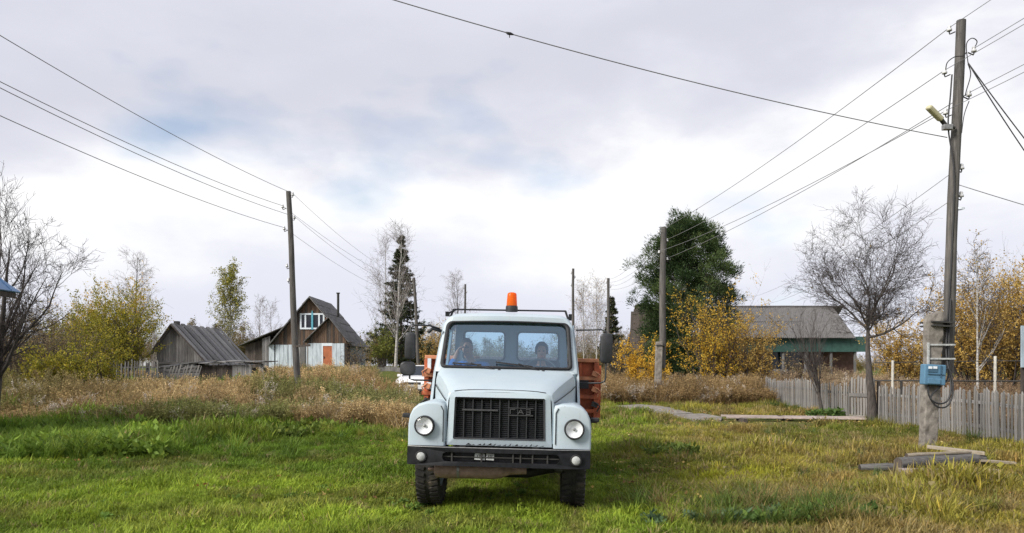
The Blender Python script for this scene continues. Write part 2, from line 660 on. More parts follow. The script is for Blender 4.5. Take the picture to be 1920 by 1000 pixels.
M['blue_roof'] = plain('blue_metal_roof', (0.13, 0.24, 0.42), 0.45, var=0.12, scale=3)
M['meter_blue'] = plain('meter_box_blue', (0.09, 0.20, 0.30), 0.5, var=0.12, scale=8)
M['meter_dark'] = plain('meter_window', (0.05, 0.11, 0.17), 0.2, var=0.12, scale=8)
M['porcelain'] = plain('porcelain', (0.62, 0.62, 0.62), 0.25, var=0.08)
M['wire'] = plain('wire', (0.22, 0.22, 0.23), 0.6, var=0.1)
M['cable'] = plain('black_cable', (0.02, 0.02, 0.022), 0.6, var=0.1)
M['lamp_yellow'] = plain('lamp_cover', (0.50, 0.47, 0.30), 0.45, var=0.1)
M['white_pipe'] = plain('white_pipe', (0.58, 0.55, 0.48), 0.7, var=0.2)
M['stone'] = plain('stone', (0.15, 0.15, 0.145), 0.9, var=0.35, scale=6, bmp=0.5)
M['purple_bottle'] = plain('grey_violet_plastic', (0.22, 0.20, 0.30), 0.5, var=0.2)
M['log_wood'] = wood('log_wood', [(0.25, (0.045, 0.044, 0.043)), (0.5, (0.13, 0.125, 0.12)), (0.75, (0.24, 0.235, 0.225))], 3, 'x', rand=.25, bmp=.9)


# ================================================================ ground
def ground_mat():
    m, nt, b = new_mat('meadow_soil')
    f = noise_tex(nt, 0.35, 5, 0.6)
    f2 = noise_tex(nt, 7.0, 6, 0.7)
    c = ramp(nt, f, [(0.3, (0.085, 0.12, 0.025)), (0.5, (0.115, 0.13, 0.035)), (0.7, (0.15, 0.13, 0.06))])
    c = mixc(nt, 1.0, c, ramp(nt, f2, [(0.3, (0.55, 0.55, 0.5)), (0.7, (1.25, 1.2, 1.1))]), 'MULTIPLY')
    nt.links.new(c, b.inputs['Base Color'])
    b.inputs['Roughness'].default_value = 0.95
    b.inputs['Specular IOR Level'].default_value = 0.1
    bump(nt, b, f2, 0.7, 0.05)
    return m


def make_ground():
    xs = np.concatenate([[-3000, -1200, -500, -250, -150], np.arange(-100, -30, 2.0), np.arange(-30, 30, 0.45), np.arange(30, 100.1, 2.0), [150, 250, 500, 1200, 3000]])
    ys = np.concatenate([[-400, -150, -60, -30, -15, -6], np.arange(-2, 30, 0.4), np.arange(30, 80, 1.0), np.arange(80, 160, 4.0), [180, 250, 400, 900, 2000, 4000]])
    gx, gy = np.meshgrid(xs, ys)
    z = gz(gx, gy)
    v = np.stack([gx, gy, z], -1).reshape(-1, 3)
    nx, ny = len(xs), len(ys)
    i = np.arange(nx - 1)[None, :] + nx * np.arange(ny - 1)[:, None]
    f = np.stack([i, i + 1, i + 1 + nx, i + nx], -1).reshape(-1, 4)
    me = bpy.data.meshes.new('ground')
    me.from_pydata(v.tolist(), [], f.tolist())
    me.polygons.foreach_set('use_smooth', [True] * len(me.polygons))
    me.materials.append(ground_mat())
    o = bpy.data.objects.new('ground', me)
    COL.objects.link(o)
    tag(o, 'rough village green of grass and weeds', None, kind='structure')


make_ground()


def bw(mb, name, mat, parent, **kw):
    """build a child from world coordinates"""
    l = parent.matrix_basis.inverted() if parent.parent is None else parent.parent.matrix_basis.inverted()
    mb.v = [tuple(l @ Vector(p)) for p in mb.v]
    return mb.build(name, mat, parent, **kw)


# ---------------------------------------------------------------- path and boardwalk
def slab(mb, pts, z0, t):
    n = len(pts)
    a = [Vector((x, y, z0 + g1(x, y))) for x, y in pts]
    b = [p + Vector((0, 0, t)) for p in a]
    mb.bridge(a, b)
    mb.poly(b)


path = bpy.data.objects.new('path', None)
COL.objects.link(path)
path.location = (5.0, 25, 0)
tag(path, 'grey concrete slab path leading from the track to the gate', None, kind='structure')
for q in ([(1138, 766), (1200, 764.5), (1262, 772), (1180, 774)], [(1178, 774.5), (1250, 772), (1300, 781), (1232, 782.5)], [(1240, 783), (1318, 780.5), (1354, 786), (1352, 790), (1290, 790.5)]):
    pts = []
    for px, py in q:
        d = EYE * 1400 / (py - 686)
        pts.append((X_(px, d), d))
    mb = MB()
    slab(mb, pts, -0.03, 0.09)
    bw(mb, 'concrete_slab', M['concrete'], path, bevel=0.01)
walk = bpy.data.objects.new('boardwalk', None)
COL.objects.link(walk)
walk.location = (8, 22, 0)
tag(walk, 'low plank walk ending at the picket gate', None, kind='structure')
for k, (px0, px1, py0, py1, w) in enumerate(((1352, 1628, 787.5, 791.5, .26), (1362, 1622, 790.0, 794.3, .26), (1420, 1624, 792.4, 797.0, .24))):
    d0, d1 = EYE * 1400 / (py0 - 686), EYE * 1400 / (py1 - 686)
    a, b = Vector((X_(px0, d0), d0, 0)), Vector((X_(px1, d1), d1, 0))
    a.z, b.z = g1(a.x, a.y) + .13, g1(b.x, b.y) + .14
    mb = MB()
    mb.bar(a, b, w, .045)
    bw(mb, 'plank', M['path_wood'], walk, bevel=0.005)
for px in (1390, 1470, 1545, 1610):
    d = 22.0
    x = X_(px, d)
    mb = MB()
    mb.box((x, d, g1(x, d) + .05), (.12, .8, .13))
    bw(mb, 'bearer', M['dark_wood'], walk)


# ================================================================ buildings
def gable_boards(par, x0, x1, y, zb, roof_z, w, mat, thick=.03, hole=None, alt=None, name='board'):
    """upright boards from zb up to the roof line roof_z(x), leaving hole (x0,x1,z0,z1) open"""
    x = x0
    while x < x1 - .02:
        ww = min(w * random.uniform(.8, 1.2), x1 - x)
        a, b = x + .006, x + ww - .006
        yy = y - random.uniform(0, .018)
        spans = []
        mx = (a + b) / 2
        if hole and hole[0] < mx < hole[1]:
            spans = [(zb, zb, hole[2], hole[2])]
            if roof_z(a) > hole[3] and roof_z(b) > hole[3]:
                spans.append((hole[3], hole[3], roof_z(a), roof_z(b)))
        else:
            spans = [(zb, zb, roof_z(a), roof_z(b))]
        for z0a, z0b, z1a, z1b in spans:
            if max(z1a - z0a, z1b - z0b) < .05:
                continue
            mb = MB()
            fr = [(a, yy, z0a), (b, yy, z0b), (b, yy, max(z1b, z0b + .01)), (a, yy, max(z1a, z0a + .01))]
            bk = [(p[0], p[1] + thick, p[2]) for p in fr]
            i = mb.add(fr + bk)
            mb.f += [(0, 1, 2, 3), (7, 6, 5, 4), (0, 4, 5, 1), (1, 5, 6, 2), (2, 6, 7, 3), (3, 7, 4, 0)]
            m = mat
            if alt and random.random() < alt[1]:
                m = alt[0]
            bw(mb, name, m, par)
        x += ww


# ---- the house with white walls and an attic window
H = thing('village_house', 'weathered village house with white board walls, orange door and attic window', 'house', (-15.7, 58, 1.2))
hx0, hx1, hy0, hy1, hzb, hze = -18.85, -12.7, 58.0, 64.4, 1.0, 3.5
hap = (-15.65, 7.0)


def hroof(x):
    return hap[1] - abs(x - hap[0]) * (hap[1] - hze) / (hx1 - hap[0]) - .08


mb = MB()
mb.bx(hx0 + .06, hx1 - .06, hy0 + .10, hy1, hzb, hze)
mb.loft([[(hx0 + .06, y, hze), (hap[0], y, hap[1] - .15), (hx1 - .06, y, hze)] for y in (hy0 + .10, hy1)])
mb.poly([(hx0 + .06, hy1, hze), (hap[0], hy1, hap[1] - .15), (hx1 - .06, hy1, hze)])
mb.poly([(hx0 + .06, hy0 + .10, hze), (hap[0], hy0 + .10, hap[1] - .15), (hx1 - .06, hy0 + .10, hze)])
bw(mb, 'wall', M['dark_wood'], H)
WIN = (-16.45, -14.55, 4.48, 5.72)
gable_boards(H, hx0, hx1, hy0, hze - .25, hroof, .17, M['brown_wood'], hole=WIN, alt=(M['dark_wood'], .35))
mb = MB()
mb.bx(-14.5, -14.05, hy0 - .06, hy0 - .03, 4.55, 5.35)
bw(mb, 'red_board', M['red_wood'], H)
# front wall sheets
x = hx0 - .02
for w, mt in ((.42, 'white_board'), (.09, None), (.95, 'white_board'), (.04, None), (.52, 'white_board'), (.05, None), (.75, 'grey_wood'), (.05, None), (.55, 'white_board')):
    if mt:
        nb_ = max(1, round(w / .3))
        for q in range(nb_):
            mb = MB()
            mb.bx(x + .008 + w * q / nb_, x + w * (q + 1) / nb_ - .008, hy0 - .05 - random.uniform(0, .02), hy0 + .04, hzb, hze - .22 - random.uniform(0, .03))
            bw(mb, 'wall_board', M[mt], H)
    x += w
# side wall sheets
y = hy0
k = 0
while y < hy1 - .2:
    mb = MB()
    mb.bx(hx1 - .05, hx1 + .03 + random.uniform(0, .015), y + .012, min(y + .8, hy1) - .012, hzb, hze - .05)
    bw(mb, 'side_sheet', M['blue_board'], H)
    y += .8
# attic window
W = MB()
W.bx(WIN[0], WIN[1], hy0 - .09, hy0 + .05, WIN[2], WIN[2] + .12)
W.bx(WIN[0], WIN[1], hy0 - .09, hy0 + .05, WIN[3] - .12, WIN[3])
for xx in (WIN[0] + .06, WIN[0] + .42, WIN[1] - .42, WIN[1] - .06):
    W.bx(xx - .06, xx + .06, hy0 - .088, hy0 + .048, WIN[2] + .12, WIN[3] - .12)
wo = bw(W, 'window', M['win_white'], H)
mb = MB()
xm = (WIN[0] + WIN[1]) / 2
mb.bx(xm - .07, xm + .07, hy0 - .11, hy0 + .04, WIN[2] - .03, WIN[3] + .05)
mb.bx(xm - .03, xm + .03, hy0 - .10, hy0 - .02, WIN[3] + .05, WIN[3] + .2)
bw(mb, 'turquoise_trim', M['turquoise'], wo)
for a, b in ((WIN[0] + .12, WIN[0] + .36), (WIN[0] + .48, xm - .07), (xm + .07, WIN[1] - .48), (WIN[1] - .36, WIN[1] - .12)):
    mb = MB()
    mb.bx(a, b, hy0 - .02, hy0 + .02, WIN[2] + .12, WIN[3] - .12)
    bw(mb, 'pane', M['dark_pane'], wo)
for a in (WIN[0] + .5, xm + .16):
    mb = MB()
    mb.bx(a, a + .22, hy0 + .021, hy0 + .028, WIN[2] + .14, WIN[3] - .14)
    bw(mb, 'curtain', M['win_white'], wo)
# roof
rf = bpy.data.objects.new('roof', None)
COL.objects.link(rf)
rf.parent = H
ov = .38
rw = math.hypot(hx1 - hap[0], hap[1] - hze)
for side in (-1, 1):
    dx = side * (hx1 - hap[0]) / rw
    dz = -(hap[1] - hze) / rw
    L = rw + .45
    n = 6
    for k in range(n):
        a, b = k * L / n - (.06 if k else 0), (k + 1) * L / n + .05
        mb = MB()
        for y0, y1 in ((hy0 - ov, hy0 + 2.0), (hy0 + 2.02, hy0 + 4.3), (hy0 + 4.32, hy1 + .3)):
            mb = MB()
            j = random.uniform(0, .03)
            p = [(hap[0] + dx * a, y0, hap[1] + dz * a + .02 + j), (hap[0] + dx * b, y0, hap[1] + dz * b + .075 + j), (hap[0] + dx * b, y1, hap[1] + dz * b + .075 + j), (hap[0] + dx * a, y1, hap[1] + dz * a + .02 + j)]
            q = [(u, v, w_ - .035) for u, v, w_ in p]
            i = mb.add(p + q)
            mb.f += [(0, 1, 2, 3), (7, 6, 5, 4), (0, 4, 5, 1), (1, 5, 6, 2), (2, 6, 7, 3), (3, 7, 4, 0)]
            bw(mb, 'roofing_sheet', M['shingle'], rf, fix=True)
    mb = MB()
    mb.bar((hap[0], hy0 - ov + .02, hap[1] - .04), (hap[0] + dx * L, hy0 - ov + .02, hap[1] - .04 + dz * L), .04, .16, up=(0, -1, 0.01))
    bw(mb, 'bargeboard', M['grey_wood_x'], rf)
mb = MB()
cx, cy = X_(634, 61), 61.0
mb.tube([(cx, cy, Z_(595, 61)), (cx, cy, Z_(551, 61))], .10, 10)
mb.tube([(cx, cy, Z_(551, 61)), (cx, cy, Z_(549, 61))], .15, 10)
bw(mb, 'chimney', M['dark_steel'], H)
# porch with a gable of its own
px0, px1, py0 = -15.45, -12.45, 56.2
pap, pze = (-13.75, 5.25), 3.55


def proof(x):
    if x < pap[0]:
        return pap[1] - (pap[0] - x) * (pap[1] - pze) / (pap[0] - px0) - .06
    return pap[1] - (x - pap[0]) * (pap[1] - pze) / (px1 - pap[0]) - .06


mb = MB()
mb.bx(px0 + .1, px1 - .1, py0 + .08, hy0 - .06, hzb, pze - .05)
bw(mb, 'porch_wall', M['dark_wood'], H)
gable_boards(H, px0, px1, py0, pze - .22, proof, .15, M['brown_wood'], alt=(M['dark_wood'], .3))
x = px0
for w, mt in ((.12, 'grey_wood'), (.98, 'white_board'), (.86, 0), (.88, 'white_board'), (.05, None), (.11, 'dark_wood')):
    if mt:
        nb_ = max(1, round(w / .3))
        for q in range(nb_):
            mb = MB()
            mb.bx(x + .008 + w * q / nb_, x + w * (q + 1) / nb_ - .008, py0 - .02 - random.uniform(0, .015), py0 + .07, hzb, pze - .2 - random.uniform(0, .03))
            bw(mb, 'wall_board', M[mt], H)
    if mt == 0:
        mb = MB()
        mb.bx(x + .13, x + w - .05, py0 - .01, py0 + .05, hzb + .35, pze - .42)
        do = bw(mb, 'door', M['orange_door'], H)
        mb = MB()
        mb.bx(x + .19, x + .23, py0 - .05, py0 - .01, hzb + 1.2, hzb + 1.36)
        bw(mb, 'handle', M['dark_steel'], do)
        mb = MB()
        mb.bx(x + .01, x + .125, py0 - .03, py0 + .06, hzb + .3, pze - .2)
        mb.bx(x + w - .045, x + w - .01, py0 - .03, py0 + .06, hzb + .3, pze - .2)
        mb.bx(x + .125, x + w - .045, py0 - .03, py0 + .06, pze - .41, pze - .2)
        bw(mb, 'frame', M['win_white'], do)
    x += w
for side in (-1, 1):
    xe = px0 - .2 if side < 0 else px1 + .2
    ze = proof(px0) if side < 0 else proof(px1)
    for y0, y1 in ((py0 - .3, py0 + .85), (py0 + .87, hy0 + .2)):
        mb = MB()
        mb.quad((pap[0], y0, pap[1] + .05), (xe, y0, ze - .08), (xe, y1, ze - .08), (pap[0], y1, pap[1] + .05))
        o = bw(mb, 'porch_roofing', M['shingle'], rf, solid=.05)
# lean-to on the left and its grey door
mb = MB()
mb.bx(-20.9, hx0 - .05, 58.6, 63, 1.0, 3.2)
bw(mb, 'lean_to_wall', M['dark_wood'], H)
gable_boards(H, -20.9, -19.5, 58.55, 1.0, lambda x: 3.25 + (x + 20.9) * .33, .2, M['dark_wood'])
gable_boards(H, -19.5, hx0 - .03, 58.3, 1.0, lambda x: 3.3 + (x + 20.9) * .33, .18, M['grey_wood'])
for k in range(4):
    mb = MB()
    y0 = 58.0 + k * 1.3
    mb.quad((-21.3, y0, 3.2), (-17.6, y0, 4.75), (-17.6, y0 + 1.28, 4.75), (-21.3, y0 + 1.28, 3.2))
    bw(mb, 'lean_to_sheet', M['shingle'], rf, solid=.05)
mb = MB()
for k in range(2):
    mb.bx(-14.4 - .2 * k, -13.3 + .1 * k, 55.0 + .35 * k, 56.1, 1.0, 1.15 + .17 * (k))
bw(mb, 'step', M['grey_wood_x'], H)

# ---- the grey shed
S = thing('plank_shed', 'small grey plank shed with a steep board roof left of the house', 'shed', (-18.6, 42, .7))
sy0, sy1 = 42.0, 48.6
sap = (X_(325, 42), Z_(609, 42))
sl = (X_(290, 42), Z_(658, 42))
sr = (X_(394, 42), Z_(684, 42))
szb = .5


def sroof(x):
    if x < sap[0]:
        return sap[1] - (sap[0] - x) * (sap[1] - sl[1]) / (sap[0] - sl[0]) - .05
    return sap[1] - (x - sap[0]) * (sap[1] - sr[1]) / (sr[0] - sap[0]) - .05


mb = MB()
mb.loft([[(sl[0] + .12, y, szb), (sl[0] + .12, y, sl[1]), (sap[0], y, sap[1] - .12), (sr[0] - .12, y, sr[1]), (sr[0] - .12, y, szb)] for y in (sy0 + .06, sy1)], closed=True, cap0=True, cap1=True)
bw(mb, 'wall', M['dark_wood'], S, fix=True)
gable_boards(S, sl[0] + .1, sr[0] - .1, sy0, 1.75, sroof, .16, M['grey_wood'])
for k, z in enumerate((.75, 1.0, 1.25, 1.5)):
    mb = MB()
    mb.bx(sl[0] + .08, sr[0] - .08, sy0 - .05, sy0 + .05, z, z + .235)
    bw(mb, 'log', M['grey_wood_x'], S, bevel=.03)
mb = MB()
mb.bx(sl[0] + .05, sr[0] - .2, sy0 - .1, sy0 + .03, 1.74, 1.86)
bw(mb, 'cross_rail', M['grey_wood_x'], S)
srf = bpy.data.objects.new('roof', None)
COL.objects.link(srf)
srf.parent = S
nb = 16
for k in range(nb):
    y0 = sy0 - .3 + k * (sy1 - sy0 + .5) / nb
    y1 = y0 + (sy1 - sy0 + .5) / nb - .03
    for e, m_ in ((sr, 1), (sl, -1)):
        j = random.uniform(0, .05) + (.05 if k % 2 else 0)
        ex = random.uniform(.1, .3)
        d = Vector((e[0] - sap[0], 0, e[1] - sap[1])).normalized()
        A = Vector((sap[0], 0, sap[1] + .03 + j))
        B = Vector((e[0], 0, e[1] + .03 + j)) + d * ex
        mb = MB()
        mb.quad((A.x, y0, A.z), (B.x, y0, B.z), (B.x, y1, B.z), (A.x, y1, A.z))
        bw(mb, 'roof_board', M['grey_wood_x'], srf, solid=.035)
for e in (sr, sl):
    mb = MB()
    mb.bar((sap[0], sy0 - .33, sap[1]), (e[0], sy0 - .33, e[1]), .04, .13, up=(0, -1, .01))
    bw(mb, 'bargeboard', M['dark_wood'], srf)
mb = MB()
mb.bx(sap[0] - .12, sap[0] + .12, sy0 + .3, sy0 + .6, sap[1] - .02, sap[1] + .22)
bw(mb, 'chimney', M['dark_steel'], S)

# ---- low tumbledown annex in front of the shed
A_ = thing('tumbledown_annex', 'low sagging board annex with flat ragged roof in front of shed', 'shed', (-15.5, 38, .6))
ax = lambda px: X_(px, 38)
mb = MB()
mb.bx(ax(372), ax(476), 38.1, 40.2, .3, Z_(690, 38))
bw(mb, 'wall', M['dark_wood'], A_)
gable_boards(A_, ax(374), ax(437), 38.0, .4, lambda x: Z_(685, 38), .13, M['dark_wood'])
gable_boards(A_, ax(437), ax(474), 37.9, .4, lambda x: Z_(684, 38), .13, M['grey_wood'])
gable_boards(A_, ax(486), ax(496), 37.9, .4, lambda x: Z_(682, 38), .13, M['grey_wood'])
for k in range(11):
    x0 = ax(306 + k * 17.5)
    zz = Z_(688 - 7 * math.sin(k * .5) if k < 5 else 683 - random.uniform(0, 4), 38)
    mb = MB()
    mb.box(((x0 + ax(306 + (k + 1) * 17.5)) / 2, 38.9, zz + .06), (.46, 2.5, .04), rot=(R(random.uniform(-2, 3)), R(random.uniform(-5, 4)), R(random.uniform(-3, 3))))
    bw(mb, 'roof_board', M['grey_wood_y'], A_)
for k in range(3):
    mb = MB()
    a = P(305 + k * 30, 700 - 8 * k, 37.8)
    b = P(352 + k * 32, 684 - 2 * k, 37.8)
    mb.bar(a, b, .05, .12)
    bw(mb, 'fallen_rafter', M['grey_wood_x'], A_)

# ---- the long barn on the right
B_ = thing('long_barn', 'long barn with grey corrugated slate roof and green eaves board', 'barn', (18, 56, 0))
bx0, bx1 = X_(1372, 55), X_(1622, 55)
by, bry = 54.6, 58.6
bez, brz = Z_(634, 54.6), Z_(576, 58.6)
mb = MB()
mb.bx(bx0 + .3, bx1 - .3, 56.2, 62, -.2, bez - .1)
bw(mb, 'wall', M['brick_red'], B_)
mb = MB()
mb.bx(bx0 + .3, X_(1510, 55), 55.6, 56.18, -.2, bez - .6)
bw(mb, 'bay_shade_block', M['dark_pane'], B_)  # near-black block stands in for the shade inside the open bay
brf = bpy.data.objects.new('roof', None)
COL.objects.link(brf)
brf.parent = B_
sw = 1.05
L = math.hypot(bry - by, brz - bez)
mb = MB()
nw = 32
cols = []
for s_ in (0.0, 1.0):
    cols.append([(u * sw / nw, s_ * (L / 2 + .12), .05 * math.sin(2 * math.pi * u / 4)) for u in range(nw + 1)])
mb.loft(cols)
sheet = mb.mesh('slate_sheet', M['slate'], smooth=True)
ang = math.atan2(brz - bez, bry - by)
ns = int((bx1 - bx0) / (sw - .06))
for k in range(ns):
    for j in range(2):
        inst('slate_sheet', sheet, brf, Vector((bx0 + k * (sw - .06), by + j * math.cos(ang) * L / 2, bez + j * math.sin(ang) * L / 2 + .03 * (1 - j) * 0 + .02 * j + .012 * (k % 2))) - B_.location, (ang + random.uniform(-.01, .01), 0, 0))
mb = MB()
mb.quad((bx0, bry + .02, brz + .02), (bx1, bry + .02, brz + .02), (bx1, 62.6, bez), (bx0, 62.6, bez))
bw(mb, 'back_slope', M['slate'], brf, solid=.05)
mb = MB()
mb.bx(bx0, bx1, bry - .12, bry + .12, brz + .02, brz + .1)
bw(mb, 'ridge_cap', M['slate'], brf)
x = bx0 + .5
while x < bx1 - .6:
    mb = MB()
    mb.bx(x, x + 1.36, 55.0, 55.06, Z_(660, 55), bez + .12)
    bw(mb, 'eaves_board', M['green_board'], B_)
    x += 1.38
mb = MB()
for px in (1432, 1470, 1512, 1560, 1605):
    xx = X_(px, 55)
    mb = MB()
    mb.bx(xx - .07, xx + .07, 55.1, 55.25, -.2, bez - .1)
    bw(mb, 'post', M['grey_wood'], B_)
for k in range(9):
    mb = MB()
    xx = X_(1432, 54.8) + k * .36
    mb.bx(xx, xx + .33, 54.8, 54.85, -.2, Z_(694 + random.uniform(-2, 2), 54.8))
    bw(mb, 'parapet_board', M['grey_wood'], B_)

# ---- brown steep roofed outhouse behind the cedar
O_ = thing('brown_outhouse', 'old brown outhouse with steep boarded roof behind the dark cedar', 'outhouse', (10.5, 51, 0))
k = 0
x = X_(1180, 50)
while x < X_(1290, 50):
    t = min(1, (x - X_(1180, 50)) / .6)
    mb = MB()
    w = random.uniform(.17, .25)
    top = (Z_(571, 51.5) - (1 - t) * .5)
    mb.quad((x, 50, Z_(664, 50)), (x + w, 50, Z_(664, 50)), (x + w + .35, 51.5, top), (x + .35, 51.5, top))
    bw(mb, 'roof_board', M['dark_wood'], O_, solid=.04)
    x += w + .01
mb = MB()
mb.bx(X_(1186, 50), X_(1290, 50), 50.4, 53, -.2, Z_(668, 50))
bw(mb, 'wall', M['dark_wood'], O_)
mb = MB()
mb.quad((X_(1188, 50) + .35, 51.52, Z_(571, 51.5) - .05), (X_(1290, 50) + .35, 51.52, Z_(571, 51.5) - .05), (X_(1290, 50), 53.6, Z_(664, 50)), (X_(1188, 50), 53.6, Z_(664, 50)))
bw(mb, 'back_slope', M['brown_wood'], O_, solid=.04)

# ---- corner of the blue roofed cottage at the left edge
C_ = thing('blue_roofed_cottage', 'cottage whose blue metal roof corner shows at the left edge', 'cottage', (-13.1, 15.7, 0))
ez = Z_(549, 17.0)
ex = X_(38, 17.0)
mb = MB()
mb.bx(-14.4, ex - .6, 14.8, 16.6, -.2, ez)
bw(mb, 'wall', M['brown_wood'], C_)
hz = 1.75
rx0 = -15.0
rid = [(-13.3, 15.7, ez + hz), (-13.0, 15.7, ez + hz)]
cr_ = bpy.data.objects.new('roof', None)
COL.objects.link(cr_)
cr_.parent = C_
c4 = [(rx0, 14.4, ez), (ex, 14.4, ez), (ex, 17.0, ez), (rx0, 17.0, ez)]
for q in ([c4[0], c4[1], rid[1], rid[0]], [c4[1], c4[2], rid[1]], [c4[2], c4[3], rid[0], rid[1]], [c4[3], c4[0], rid[0]]):
    mb = MB()
    mb.poly(q)
    bw(mb, 'metal_slope', M['blue_roof'], cr_, solid=.03)
mb = MB()
mb.bx(rx0 + .05, ex - .03, 14.43, 14.47, ez - .14, ez - .02)
mb.bx(ex - .07, ex - .03, 14.48, 16.9, ez - .14, ez - .02)
mb.bx(rx0 + .08, ex - .08, 14.48, 16.9, ez - .06, ez - .03)
bw(mb, 'fascia', M['dark_wood'], cr_)
for k in range(6):
    yy = 14.6 + .42 * k
    t = 1 - abs(yy - 15.7) / 1.3
    mb = MB()
    mb.tube([(ex, yy, ez + .03), (ex + (-13.0 - ex) * t, yy, ez + hz * t + .03)], .018, 5)
    bw(mb, 'seam', M['blue_roof'], cr_)


# ================================================================ fences
def picket_mesh(h, w, t, point=.05):
    mb = MB()
    fr = [(-w / 2, -t / 2, 0), (w / 2, -t / 2, 0), (w / 2, -t / 2, h - point), (0, -t / 2, h), (-w / 2, -t / 2, h - point)]
    bk = [(a, t / 2, c) for a, b, c in fr]
    mb.add(fr + bk)
    mb.f += [(0, 1, 2, 3, 4), (9, 8, 7, 6, 5)] + [(k, k + 5, (k + 1) % 5 + 5, (k + 1) % 5) for k in range(5)]
    return mb.mesh('picket', M['picket_wood'])


PK = [picket_mesh(1.08, .06, .02), picket_mesh(1.04, .05, .02, .03), picket_mesh(1.12, .064, .02, .06)]


def picket_fence(name, label, a, b, h_scale=1.0, spacing=.105, posts=2.2, lean=0.0, mat=None):
    a, b = Vector((*a, 0)), Vector((*b, 0))
    L = (b - a).length
    t = (b - a) / L
    ang = math.atan2(t.y, t.x)
    nrm = Vector((-t.y, t.x, 0))
    o = thing(name, label, 'fence', (a.x, a.y, g1(a.x, a.y)))
    s = 0.03
    while s < L:
        p = a + t * s
        inst('picket', random.choice(PK), o, Vector((p.x, p.y, g1(p.x, p.y) + .03 + random.uniform(-.015, .02))) - o.location,
             (R(random.uniform(-1.5, 1.5)), R(random.uniform(-2.2, 2.2) + lean), ang + R(random.uniform(-3, 3))),
             (random.uniform(.85, 1.1), 1, h_scale * random.uniform(.965, 1.03)))
        s += spacing * random.uniform(.9, 1.1)
    for zz in (.3, .82):
        mb = MB()
        n = max(2, int(L / 2))
        for k in range(n):
            p, q = a + t * (L * k / n) + nrm * .035, a + t * (L * (k + 1) / n) + nrm * .035
            mb.bar((p.x, p.y, g1(p.x, p.y) + zz * h_scale), (q.x, q.y, g1(q.x, q.y) + zz * h_scale), .04, .07)
        bw(mb, 'rail', M['grey_wood_y'], o)
    s = .05
    while s <= L:
        p = a + t * s + nrm * .12
        mb = MB()
        mb.bx(p.x - .045, p.x + .045, p.y - .045, p.y + .045, g1(p.x, p.y) - .2, g1(p.x, p.y) + 1.0 * h_scale)
        bw(mb, 'post', M['grey_wood'], o)
        s += posts
    return o


picket_fence('picket_fence', 'grey picket fence nearest the utility pole, running out of frame at right', (10.25, 20.9), (10.2, 11.5))
picket_fence('picket_fence', 'grey picket fence running back from the gate behind the thin bare shrub', (11.35, 33.4), (10.32, 22.6))
G_ = thing('garden_gate', 'narrow grey picket gate standing ajar beside the bare tree trunk', 'gate', (10.3, 22.2, g1(10.3, 22.2)))
gp0, gp1 = Vector((10.14, 22.35, 0)), Vector((10.33, 21.25, 0))
for k in range(8):
    p = gp0.lerp(gp1, (k + .5) / 8)
    inst('picket', PK[k % 3], G_, Vector((p.x, p.y, g1(p.x, p.y) + .10)) - G_.location, (0, R(random.uniform(-1, 1)), math.atan2(gp1.y - gp0.y, gp1.x - gp0.x)), (1.5, 1, 1.14))
for z in (.16, .8):
    mb = MB()
    mb.bar((gp0.x - .03, gp0.y, g1(*gp0[:2]) + z), (gp1.x - .03, gp1.y, g1(*gp1[:2]) + z), .03, .1)
    bw(mb, 'rail', M['picket_wood'], G_)
mb = MB()
mb.tube([(10.46, 21.3, -.1), (10.46, 21.3, 1.2)], .05, 8)
bw(mb, 'gate_post', M['dark_wood'], G_)
mb = MB()
mb.tube([(10.2, 22.45, -.1), (10.2, 22.45, 1.2)], .055, 8)
bw(mb, 'gate_post', M['dark_wood'], G_)

# pipe and wire fence inside the garden
RF = thing('pipe_fence', 'thin pipe rail fence with pale posts in the garden behind the pickets', 'fence', (13.2, 26, 0))
for px, top, d in ((1673, 676, 26), (1865, 668, 24.5), (2010, 668, 23.5)):
    mb = MB()
    x = X_(px, d)
    mb.tube([(x, d, -.1), (x + .02, d, Z_(top, d))], .045, 7)
    bw(mb, 'post', M['white_pipe'], RF)
for py0, py1, r in ((680, 677, .016), (714, 715, .028)):
    mb = MB()
    mb.tube([P(1640, py0, 26.4), P(1673, py0, 26), P(1865, py1, 24.5), P(2010, py1, 23.5)], r, 6)
    bw(mb, 'rail', M['dark_steel'], RF)
mb = MB()
mb.tube([P(1690, 714, 25.85), P(1690, 745, 25.85)], .04, 6)
bw(mb, 'post', M['dark_steel'], RF)

# fence on the left, half fallen
picket_fence('board_fence', 'grey leaning board fence behind the yellow bush near the shed', (X_(206, 36), 36), (X_(300, 36.6), 36.6), 1.18, .13, 1.6)
picket_fence('board_fence', 'collapsed grey fence boards leaning against the tumbledown annex', (X_(306, 37), 37), (X_(372, 37.3), 37.3), 1.05, .16, 3.0, lean=17)
# low fence by the house
LF = thing('plank_fence', 'low dark plank fence in front of the white house', 'fence', (-10.5, 53, 1.1))
for k in range(18):
    xx = X_(588, 53) + k * .42
    mb = MB()
    mb.bx(xx, xx + .4, 53, 53.03, .9, Z_(688 + random.uniform(-1.5, 2), 53))
    bw(mb, 'plank', M['grey_wood'], LF)
for zz in (1.15, 1.4):
    mb = MB()
    mb.bx(X_(588, 53), X_(588, 53) + 7.6, 53.04, 53.09, zz, zz + .1)
    bw(mb, 'rail', M['grey_wood_x'], LF)
